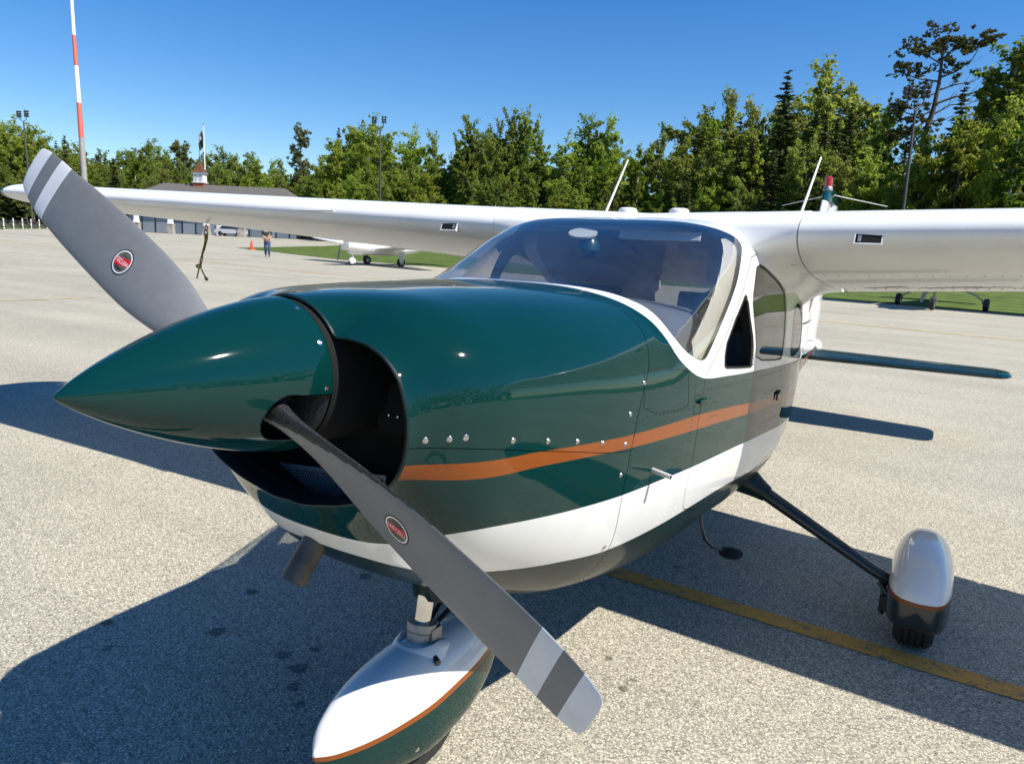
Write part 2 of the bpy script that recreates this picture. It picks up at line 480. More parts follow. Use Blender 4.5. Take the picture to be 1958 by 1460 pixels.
M['leaf_poplar'] = leaf_mat('poplar_leaves', (.130, .180, .028), (.290, .325, .062))
M['leaf_birch'] = leaf_mat('birch_leaves', (.090, .155, .014), (.200, .270, .030))
M['needle'] = leaf_mat('spruce_needles', (.050, .072, .020), (.155, .178, .050), .12)
M['pine_needle'] = leaf_mat('pine_needles', (.075, .095, .030), (.215, .210, .072), .12)
M['bark'] = pm('bark', (.085, .072, .058), .9, noise=.35, nscale=6)
M['pale_bark'] = pm('pale_bark', (.42, .40, .36), .8, noise=.5, nscale=4)

def quads(C, U, W):
    """leaf faces centred on C with half axes U, W -> verts, faces"""
    n = len(C)
    V = np.empty((n, 4, 3)); V[:, 0] = C-U*.5-W; V[:, 1] = C+U-W*.6; V[:, 2] = C+U*.5+W; V[:, 3] = C-U+W*.6
    return V.reshape(-1, 3), np.arange(4*n).reshape(n, 4)

def rand_dirs(rng, n):
    d = rng.normal(size=(n, 3)); return d/np.linalg.norm(d, axis=1)[:, None]

def crown_mesh(name, V, F, tone, mat):
    me = bpy.data.meshes.new(name)
    me.vertices.add(len(V)); me.vertices.foreach_set('co', np.asarray(V, np.float32).ravel())
    n = len(F)
    me.loops.add(4*n); me.loops.foreach_set('vertex_index', np.asarray(F, np.int32).ravel())
    me.polygons.add(n); me.polygons.foreach_set('loop_start', np.arange(0, 4*n, 4, dtype=np.int32))
    me.update(calc_edges=True)
    a = me.attributes.new('tone', 'FLOAT', 'FACE'); a.data.foreach_set('value', np.asarray(tone, np.float32))
    me.materials.append(mat)
    me.validate()
    return me

def plain_mesh(name, V, F, mat):
    me = bpy.data.meshes.new(name)
    me.from_pydata(np.asarray(V).tolist(), [], [list(map(int, f)) for f in F]); me.materials.append(mat)
    me.polygons.foreach_set('use_smooth', np.ones(len(me.polygons), bool)); me.update()
    return me

def broadleaf(seed, H=15., crown_w=4.2, base=.18, shape='round', n_limb=26, leaves=12000, leaf=.145, mat='leaf_maple', bark='bark', gap=.0, clump=.85):
    rng = np.random.default_rng(seed)
    bend = rng.normal(0, .25, 2)
    def trunk_at(t): return np.array([bend[0]*math.sin(t*2.2)*H*.05, bend[1]*math.sin(t*1.7+1)*H*.05, t*H])
    tp = [trunk_at(t) for t in np.linspace(0, .9, 9)]
    wood = [tube(tp, np.linspace(.017*H, .004*H, 9), 7)]
    tw = []          # twigs carrying leaves: start, end, spread
    def twig(a, b, sp):
        tw.append((np.array(a, float), np.array(b, float), sp))
    for i in range(n_limb):
        t = base+(1-base)*((i+.5)/n_limb)**.9*.96
        q = (t-base)/(1-base)
        if shape == 'round': rad = crown_w*math.sin(math.pi*min(1, (q*.84+.13)))**.62
        elif shape == 'open': rad = crown_w*(.55+.55*q)*(1 if q < .75 else (1-q)/.25*.65+.35)
        else: rad = crown_w*(.35+.65*math.sin(math.pi*min(1, q*.9+.1))**.8)
        rad *= rng.uniform(.5, 1.2)
        az = i*2.4+rng.normal(0, .5)
        rise = {'round': .45, 'open': .5, 'column': 1.5}.get(shape, .5)*rng.uniform(.4, 1.5)
        p0 = trunk_at(t*.86); d = np.array([math.cos(az), math.sin(az), rise*(.4 if q < .25 else 1)])
        p2 = p0+d*rad; p2[2] = min(p2[2], H*rng.uniform(.93, 1.0))
        p1 = (p0+p2)/2+rng.normal(0, .10*rad, 3)-np.array([0, 0, .07*rad])
        wood.append(tube([p0, p1, p2], [.0050*H*(1-.5*q), .0030*H*(1-.4*q), .0008*H], 4, False))
        L_ = np.linalg.norm(p2-p0)
        m = max(5, int(L_*2.6))
        for k in range(m):
            f = (k+rng.random())/m
            if f < .18: continue
            b0 = p0+(p1-p0)*2*f if f < .5 else p1+(p2-p1)*(2*f-1)
            dr = d/np.linalg.norm(d)*.7+rng.normal(0, .75, 3); dr[2] = dr[2]*.75+.18; dr /= np.linalg.norm(dr)
            ln = (.32+.30*rad*(1.1-f))*rng.uniform(.5, 1.35)
            if rng.random() < gap: continue
            e = b0+dr*ln; e[2] = min(e[2], H*1.02)
            wood.append(tube([b0, e], [.0013*H, .0004*H], 3, False))
            twig(b0, e, .10*clump+.10*ln*clump)
            for q2 in range(2):
                s0 = b0+(e-b0)*rng.uniform(.3, .8); dv = dr+rng.normal(0, .7, 3); dv[2] *= .7; dv /= np.linalg.norm(dv)
                twig(s0, s0+dv*ln*rng.uniform(.35, .7), .08*clump+.09*ln*clump)
    for k in range(7):
        a = trunk_at(.80+.02*k); dv = rng.normal(0, .5, 3)+[0, 0, .9]; dv /= np.linalg.norm(dv); twig(a, a+dv*H*.20*rng.uniform(.45, .85), .22*clump)
    A_ = np.array([q[0] for q in tw]); B_ = np.array([q[1] for q in tw]); S_ = np.array([q[2] for q in tw])
    w = (np.linalg.norm(B_-A_, axis=1)+.15)*(S_+.08); w /= w.sum()
    idx = rng.choice(len(tw), leaves, p=w)
    f = rng.uniform(.1, 1.08, leaves)
    off = rng.normal(0, 1, (leaves, 3))*S_[idx][:, None]*np.array([1.1, 1.1, .8])*1.15
    C = A_[idx]+(B_-A_)[idx]*f[:, None]+off
    C[:, 2] = np.maximum(C[:, 2], .3)
    dirs = off/np.maximum(np.linalg.norm(off, axis=1), 1e-6)[:, None]
    n = rand_dirs(rng, leaves)*.8+dirs*.5+np.array([0, 0, .45]); n /= np.linalg.norm(n, axis=1)[:, None]
    t = np.cross(n, rand_dirs(rng, leaves)); t /= np.linalg.norm(t, axis=1)[:, None]
    b = np.cross(n, t); s = leaf*rng.uniform(.55, 1.4, leaves)[:, None]
    V, F = quads(C, t*s, b*s*.7)
    cl = rng.random(len(tw))
    tone = np.clip(.5*cl[idx]+.5*rng.random(leaves), 0, 1)
    return (plain_mesh('trunk', *join(wood), M[bark]), crown_mesh('crown', V, F, tone, M[mat]), H)

def conifer(seed, H=16., w=4.0, mat='needle', whorls=32, base=.05, droop=.22, per=8, dens=1.15):
    rng = np.random.default_rng(seed)
    wood = [tube([(0, 0, 0), (.02*H*rng.normal(0, .3), 0, H*.5), (0, 0, H)], [.013*H, .009*H, .001*H], 7)]
    C, U, W, T = [], [], [], []
    for i in range(whorls):
        q = (i+rng.uniform(-.3, .3))/whorls; q = min(max(q, 0), .985)
        z = H*(base+(1-base)*q)
        L = w*(1-q)**.85*rng.uniform(.75, 1.12)*(1 if q > .1 else .75)+.12
        for k in range(per):
            az = k*2*math.pi/per+i*.9+rng.normal(0, .25); l = L*rng.uniform(.65, 1.12)
            d = np.array([math.cos(az), math.sin(az), 0.])
            m = max(4, int(l*9*dens))
            f = (np.arange(m)+rng.random(m))/m
            up = .28*(q-.2)
            zj = z+rng.normal(0, .45*H/whorls); p = np.array([0, 0, zj])+d*(f*l)[:, None]+np.outer(-droop*l*f**1.2+up*l*f+.16*l*np.maximum(0, f-.6), [0, 0, 1])
            if l > 1.2: wood.append(tube([(0, 0, zj), p[m//2], p[-1]], [.025, .015, .006], 3, False))
            side = np.cross(d, [0, 0, 1])
            for sgn in (-1, 1):
                ww = (.13+.32*l*(1-f)*.5)*rng.uniform(.6, 1.2, m)
                c = p+side*(sgn*ww*.55)[:, None]-np.outer(ww*.25+.03, [0, 0, 1])
                C.append(c); U.append(side*(sgn*ww*.62)[:, None]+d*(.05+.10*rng.random(m))[:, None]-np.outer(ww*.22, [0, 0, 1]))
                W.append(d*(.10+.07*rng.random(m))[:, None]+np.outer(rng.normal(0, .05, m), [0, 0, 1])); T.append(np.clip(.25+.55*f*rng.random(m)+.2*rng.random(m), 0, 1))
    V, F = quads(np.concatenate(C), np.concatenate(U), np.concatenate(W))
    return (plain_mesh('trunk', *join(wood), M['bark']), crown_mesh('crown', V, F, np.concatenate(T), M[mat]), H)

def needle_pads(rng, cs, rs, n, leaf=.16):
    # every pad is broken into a handful of upswept tufts
    T0, TS = [], []
    for c, r in zip(cs, rs):
        for k in range(5):
            T0.append(c+rng.normal(0, .62, 3)*r*np.array([1.1, 1.1, .55])); TS.append(r*rng.uniform(.28, .55))
    cs, rs = np.array(T0), np.array(TS)
    w = rs**2; w = w/w.sum(); idx = rng.choice(len(cs), n, p=w)
    d = rand_dirs(rng, n); r = rng.random(n)**.6
    C = cs[idx]+d*np.array([1.2, 1.2, .7])*(rs[idx]*r)[:, None]
    t = d*np.array([1, 1, .5])+np.array([0, 0, .5])+rng.normal(0, .3, (n, 3)); t /= np.linalg.norm(t, axis=1)[:, None]
    b = np.cross(t, rand_dirs(rng, n)); b /= np.linalg.norm(b, axis=1)[:, None]
    s = leaf*rng.uniform(.7, 1.4, n)[:, None]
    V, F = quads(C, t*s*1.4, b*s*.40)
    cl = rng.random(len(cs))
    return V, F, np.clip(.5*cl[idx]+.5*rng.random(n), 0, 1)

def old_pine():
    """the tall ragged pine: heavy crown on one side, bare reaching limbs on the other (camera right)"""
    rng = np.random.default_rng(77); H = 23.4
    R = np.array([.857, .515, 0.]); Z = np.array([0, 0, 1.]); D = np.array([-.515, .857, 0.])
    def P(a, z, d=0.): return R*a+Z*z+D*d
    tr = [P(-.2, 0), P(-.35, 6), P(-.5, 10), P(-.1, 13.5), P(.35, 15.5), P(.55, 18), P(.5, 20.5), P(.75, 23)]
    wood = [tube(tr, [.36, .33, .30, .27, .22, .17, .11, .03], 8)]
    cs, rs = [], []
    def limb(pts, r, pads=(), bare=0):
        pts = [P(*q) for q in pts]; wood.append(tube(pts, np.linspace(r, .015, len(pts)), 5, False))
        for a, z, rad in pads:
            for k in range(7):
                cs.append(P(a+rng.normal(0, rad*.62), z+rng.normal(.1, rad*.6), rng.normal(0, rad*.7))); rs.append(rad*rng.uniform(.3, .62))
        for k in range(bare):
            i = rng.integers(1, len(pts)); p = pts[i-1]+(pts[i]-pts[i-1])*rng.random()
            e = p+R*rng.uniform(.2, .9)+Z*rng.uniform(.1, 1.0)+D*rng.normal(0, .5)
            wood.append(tube([p, (p+e)/2+rng.normal(0, .1, 3), e], [.035, .02, .006], 3, False))
            for j in range(2):
                e2 = e+R*rng.normal(.15, .2)+Z*rng.uniform(.1, .5)+D*rng.normal(0, .3)
                wood.append(tube([e, e2], [.012, .004], 3, False))
    limb([(.3, 15.6), (-1.0, 14.9), (-2.6, 15.4), (-3.3, 15.2)], .11, [(-1.2, 15.1, .8), (-2.2, 15.6, .9), (-3.2, 15.3, .8)])
    limb([(.2, 15), (-1.4, 13.6), (-3, 13.0)], .12, [(-1.2, 13.9, .8), (-2.1, 13.2, .9), (-3.0, 13.0, .8)])
    limb([(.5, 18.2), (-1.5, 18.4), (-3.1, 18.8), (-3.7, 18.5)], .10, [(-1.5, 18.6, .8), (-2.6, 19.0, .9), (-3.5, 18.7, .6), (-3.2, 20.3, .6)])
    limb([(.5, 17.2), (-1.2, 16.6), (-2.2, 17.2)], .09, [(-1.4, 16.9, .7), (-2.1, 17.2, .6)])
    limb([(.5, 19.8), (-1.2, 20.6), (-2.4, 21.3)], .09, [(-1.3, 20.9, .9), (-2.3, 21.2, .8)])
    limb([(.5, 20.5), (-.4, 21.9), (-.9, 22.9)], .08, [(-.3, 21.8, .8), (-.7, 22.6, .5)])
    limb([(.55, 20.2), (1.4, 21.2), (2.2, 21.8)], .09, [(1.0, 21.0, .9), (1.8, 21.8, .9), (2.4, 21.5, .6)])
    limb([(.6, 21.2), (.8, 22.4), (1.0, 23.2)], .06, [(.7, 22.0, .7), (.9, 22.9, .5)])
    limb([(.55, 18.6), (2.0, 19.2), (3.4, 20.4), (4.2, 22.2)], .12, [(1.2, 19.2, .8), (2.0, 19.6, .7), (3.8, 21.6, .7), (4.3, 22.4, .8), (4.9, 22.0, .6)], 6)
    limb([(.5, 17.4), (2.0, 18.0), (3.5, 18.3), (4.8, 19.0)], .10, [], 12)
    limb([(.45, 16.2), (2.2, 16.9), (4.2, 17.4), (6.0, 18.6), (7.3, 19.9)], .13, [], 20)
    limb([(.4, 15.2), (2.0, 16.2), (3.6, 16.3), (4.6, 16.8)], .09, [], 8)
    limb([(.3, 14.6), (1.6, 14.8), (3.0, 15.6)], .08, [(.9, 14.4, .5)], 5)
    limb([(-.1, 13.6), (-1.4, 12.2), (-1.9, 11.6)], .09, [(-1.2, 12.2, .7)], 0)
    V, F, T = needle_pads(rng, np.array(cs), np.array(rs), 17000, .105)
    return (plain_mesh('trunk', *join(wood), M['bark']), crown_mesh('crown', V, F, T, M['pine_needle']), H)

def pine(seed):
    rng = np.random.default_rng(seed); H = 20.
    wood = [tube([(0, 0, 0), (.3, 0, H*.5), (0, .2, H)], [.28, .2, .03], 7)]
    cs, rs = [], []
    for i in range(20):
        z = H*(.45+.53*i/20); az = rng.uniform(0, 6.28); L = (1-(i/20)**2*.75)*rng.uniform(1.2, 3.6)
        e = np.array([math.cos(az)*L, math.sin(az)*L, z+.12*L]); wood.append(tube([(0, 0, z-.3), e*[.5, .5, 1]-[0, 0, .2], e], [.08, .05, .02], 4, False))
        for k in range(3):
            f = rng.uniform(.45, 1.05); cs.append(np.array([e[0]*f, e[1]*f, z+.1*L])+rng.normal(0, .2, 3)); rs.append(rng.uniform(.45, .95))
    V, F, T = needle_pads(rng, np.array(cs), np.array(rs), 4500, .2)
    return (plain_mesh('trunk', *join(wood), M['bark']), crown_mesh('crown', V, F, T, M['pine_needle']), H)

PROTO = {
    'maple': [broadleaf(11, 15, 4.4, .12, 'round', 34, 12500), broadleaf(12, 15, 3.9, .10, 'round', 32, 12000), broadleaf(13, 15, 4.8, .14, 'round', 36, 13500, clump=.95), broadleaf(14, 15, 3.4, .10, 'round', 30, 12500)],
    'oak': [broadleaf(21, 15, 4.3, .30, 'open', 28, 8800, .13, 'leaf_oak', gap=.12, clump=.7), broadleaf(22, 15, 3.9, .32, 'open', 26, 8000, .13, 'leaf_oak', gap=.16, clump=.7), broadleaf(23, 15, 4.8, .28, 'open', 30, 9500, .13, 'leaf_oak', gap=.12, clump=.75)],
    'poplar': [broadleaf(31, 16, 2.1, .12, 'column', 40, 10500, .13, 'leaf_poplar', 'pale_bark', clump=.6), broadleaf(32, 16, 1.8, .10, 'column', 38, 9800, .13, 'leaf_poplar', 'pale_bark', clump=.6), broadleaf(33, 16, 2.5, .14, 'column', 42, 11500, .13, 'leaf_poplar', 'pale_bark', clump=.65)],
    'birch': [broadleaf(41, 13, 2.2, .30, 'round', 28, 8000, .11, 'leaf_birch', 'pale_bark', clump=.6), broadleaf(42, 13, 2.0, .26, 'round', 26, 7500, .11, 'leaf_birch', 'pale_bark', clump=.6)],
    'spruce': [conifer(51), conifer(52, w=4.4), conifer(53, w=3.4, whorls=34)],
    'pine': [pine(61), pine(62)],
    'bigpine': [old_pine()],
}
TNAME = {'maple': 'broadleaf_tree', 'oak': 'oak_tree', 'poplar': 'poplar_tree', 'birch': 'birch_tree', 'spruce': 'spruce_tree', 'pine': 'pine_tree', 'bigpine': 'pine_tree'}
KDESC = {'maple': 'bushy broadleaf tree', 'oak': 'airy olive oak', 'poplar': 'slim pale poplar', 'birch': 'slender pale-stemmed birch', 'spruce': 'dark green spruce'}
def cam_u(x, y):
    d = np.array([x, y, 3.])-np.array(CAM_POS); q = CAM_ROT@d
    return 979+1380.76*q[0]/q[2]
def sector(u):
    if u < 250: return 'on the far left hillside behind the mast'
    if u < 560: return 'on the slope behind the low building'
    if u < 860: return 'in the wood around the middle light pole'
    if u < 1060: return 'in the wood left of the cabin roof'
    if u < 1290: return 'in the wood just above the cabin roof'
    if u < 1560: return 'in the wood between the two whip antennas'
    return 'in the wood on the right above the near wing'
FEAT = {
 1: 'lone ragged pine with layered dark limbs rising at the left end of the middle wood',
 2: 'small dark spruce tip poking up just right of the ragged pine',
 3: 'tallest rounded tree with sky gaps right behind the middle light pole',
 4: 'bright green broadleaf tree low in front, left of the middle light pole',
 5: 'domed green broadleaf tree just right of the middle light pole',
 6: 'small round-topped broadleaf tree at the dip right of the light pole',
 7: 'thin-leaved tree with sky showing through it left of the middle light pole',
 8: 'leftmost tall poplar of the upright clump, with a rounded top',
 9: 'poplar right of the rounded leftmost one, lower than its neighbours',
 10: 'poplar with a twin tip near the middle of the upright clump',
 11: 'narrow spiky poplar left of the tallest spire in the clump',
 12: 'tallest narrow spire of the poplar clump',
 13: 'rightmost poplar of the clump standing beside the gap of sky',
 14: 'short poplar on the left foot of the poplar clump',
 15: 'short bright poplar in front of the middle of the clump',
 16: 'big dark broadleaf tree with a broken crown left of the first whip antenna',
 17: 'shoulder-high dark tree on the left flank of the big broken-crowned one',
 18: 'right half crown of the big dark tree beside the first whip antenna',
 19: 'small birch with a white stem right of the first whip antenna',
 20: 'reddish-brown oak top behind the small white-stemmed birch',
 21: 'low pale oak behind the birch, right of the first whip antenna',
 22: 'tall grey-green oak with wispy twigs left of the big spruce, lower of the pair',
 23: 'tallest wispy grey-green tree left of the big spruce',
 24: 'fresh green birch in front of the wispy grey-green trees',
 25: 'low dark broadleaf tree at the foot of the wispy grey-green trees',
 26: 'thin oak squeezed against the left side of the big spruce',
 27: 'big dark spruce with a pointed layered top standing out against the sky',
 28: 'narrow dark spruce in front of the broad brownish oak',
 29: 'broad brownish oak with open crown right of the big spruce',
 30: 'spreading right-hand limb crown of brownish oak beyond the narrow spruce',
 31: 'tiny spruce tip against the sky left of the right light pole',
 32: 'yellow-green tree left of the right light pole',
 33: 'wide dark spruce behind the red tail beacon',
 34: 'wide dark spruce at the left foot of the big pointed spruce',
 35: 'tall old pine with bare limbs reaching right, standing above everything',
 36: 'dark spruce top just right of the tall old pine trunk',
 37: 'leafy poplar rising left of the frame-edge tree',
 38: 'tallest bright poplar cut by the right edge of the frame',
 39: 'bushy green tree low between the old pine and the frame edge',
 40: 'bushy tree at the lower right corner of the wood',
 41: 'poplar mostly outside the right edge of the frame',
 42: 'bushy tree hiding the foot of the right light pole',
 43: 'pale-stemmed birch low at the right edge of the frame',
 44: 'dark spruce tip just left of the striped mast',
 45: 'umbrella-topped oak on the ridge left of the cupola',
 46: 'dark pine pair on the ridge left of the flagpole, left one',
 47: 'dark pine pair on the ridge left of the flagpole, right one',
 48: 'hillside broadleaf tree right of the left light pole',
 49: 'hillside broadleaf tree behind the left light pole',
 50: 'low dark conifer right of the foot of the striped mast',
 51: 'pale oak on the ridge just right of the flagpole',
 52: 'broadleaf tree on the slope between flagpole and ragged pine',
 53: 'thin birch on the slope left of the cupola'}
def plant(kind, x, y, z, h, ws, i, label, group):
    tr, cr, H = PROTO[kind][i % len(PROTO[kind])]
    e = bpy.data.objects.new(TNAME[kind], None); COL.objects.link(e)
    e.location = (x, y, z-.05); s = h/H; e.scale = (s*ws, s*ws, s)
    e.rotation_euler = (0, 0, 0 if kind == 'bigpine' else (i*2.399) % 6.283)
    tag(e, label, 'tree', group)
    for nm, me in (('trunk', tr), ('crown', cr)):
        o = bpy.data.objects.new(nm, me); COL.objects.link(o); o.parent = e
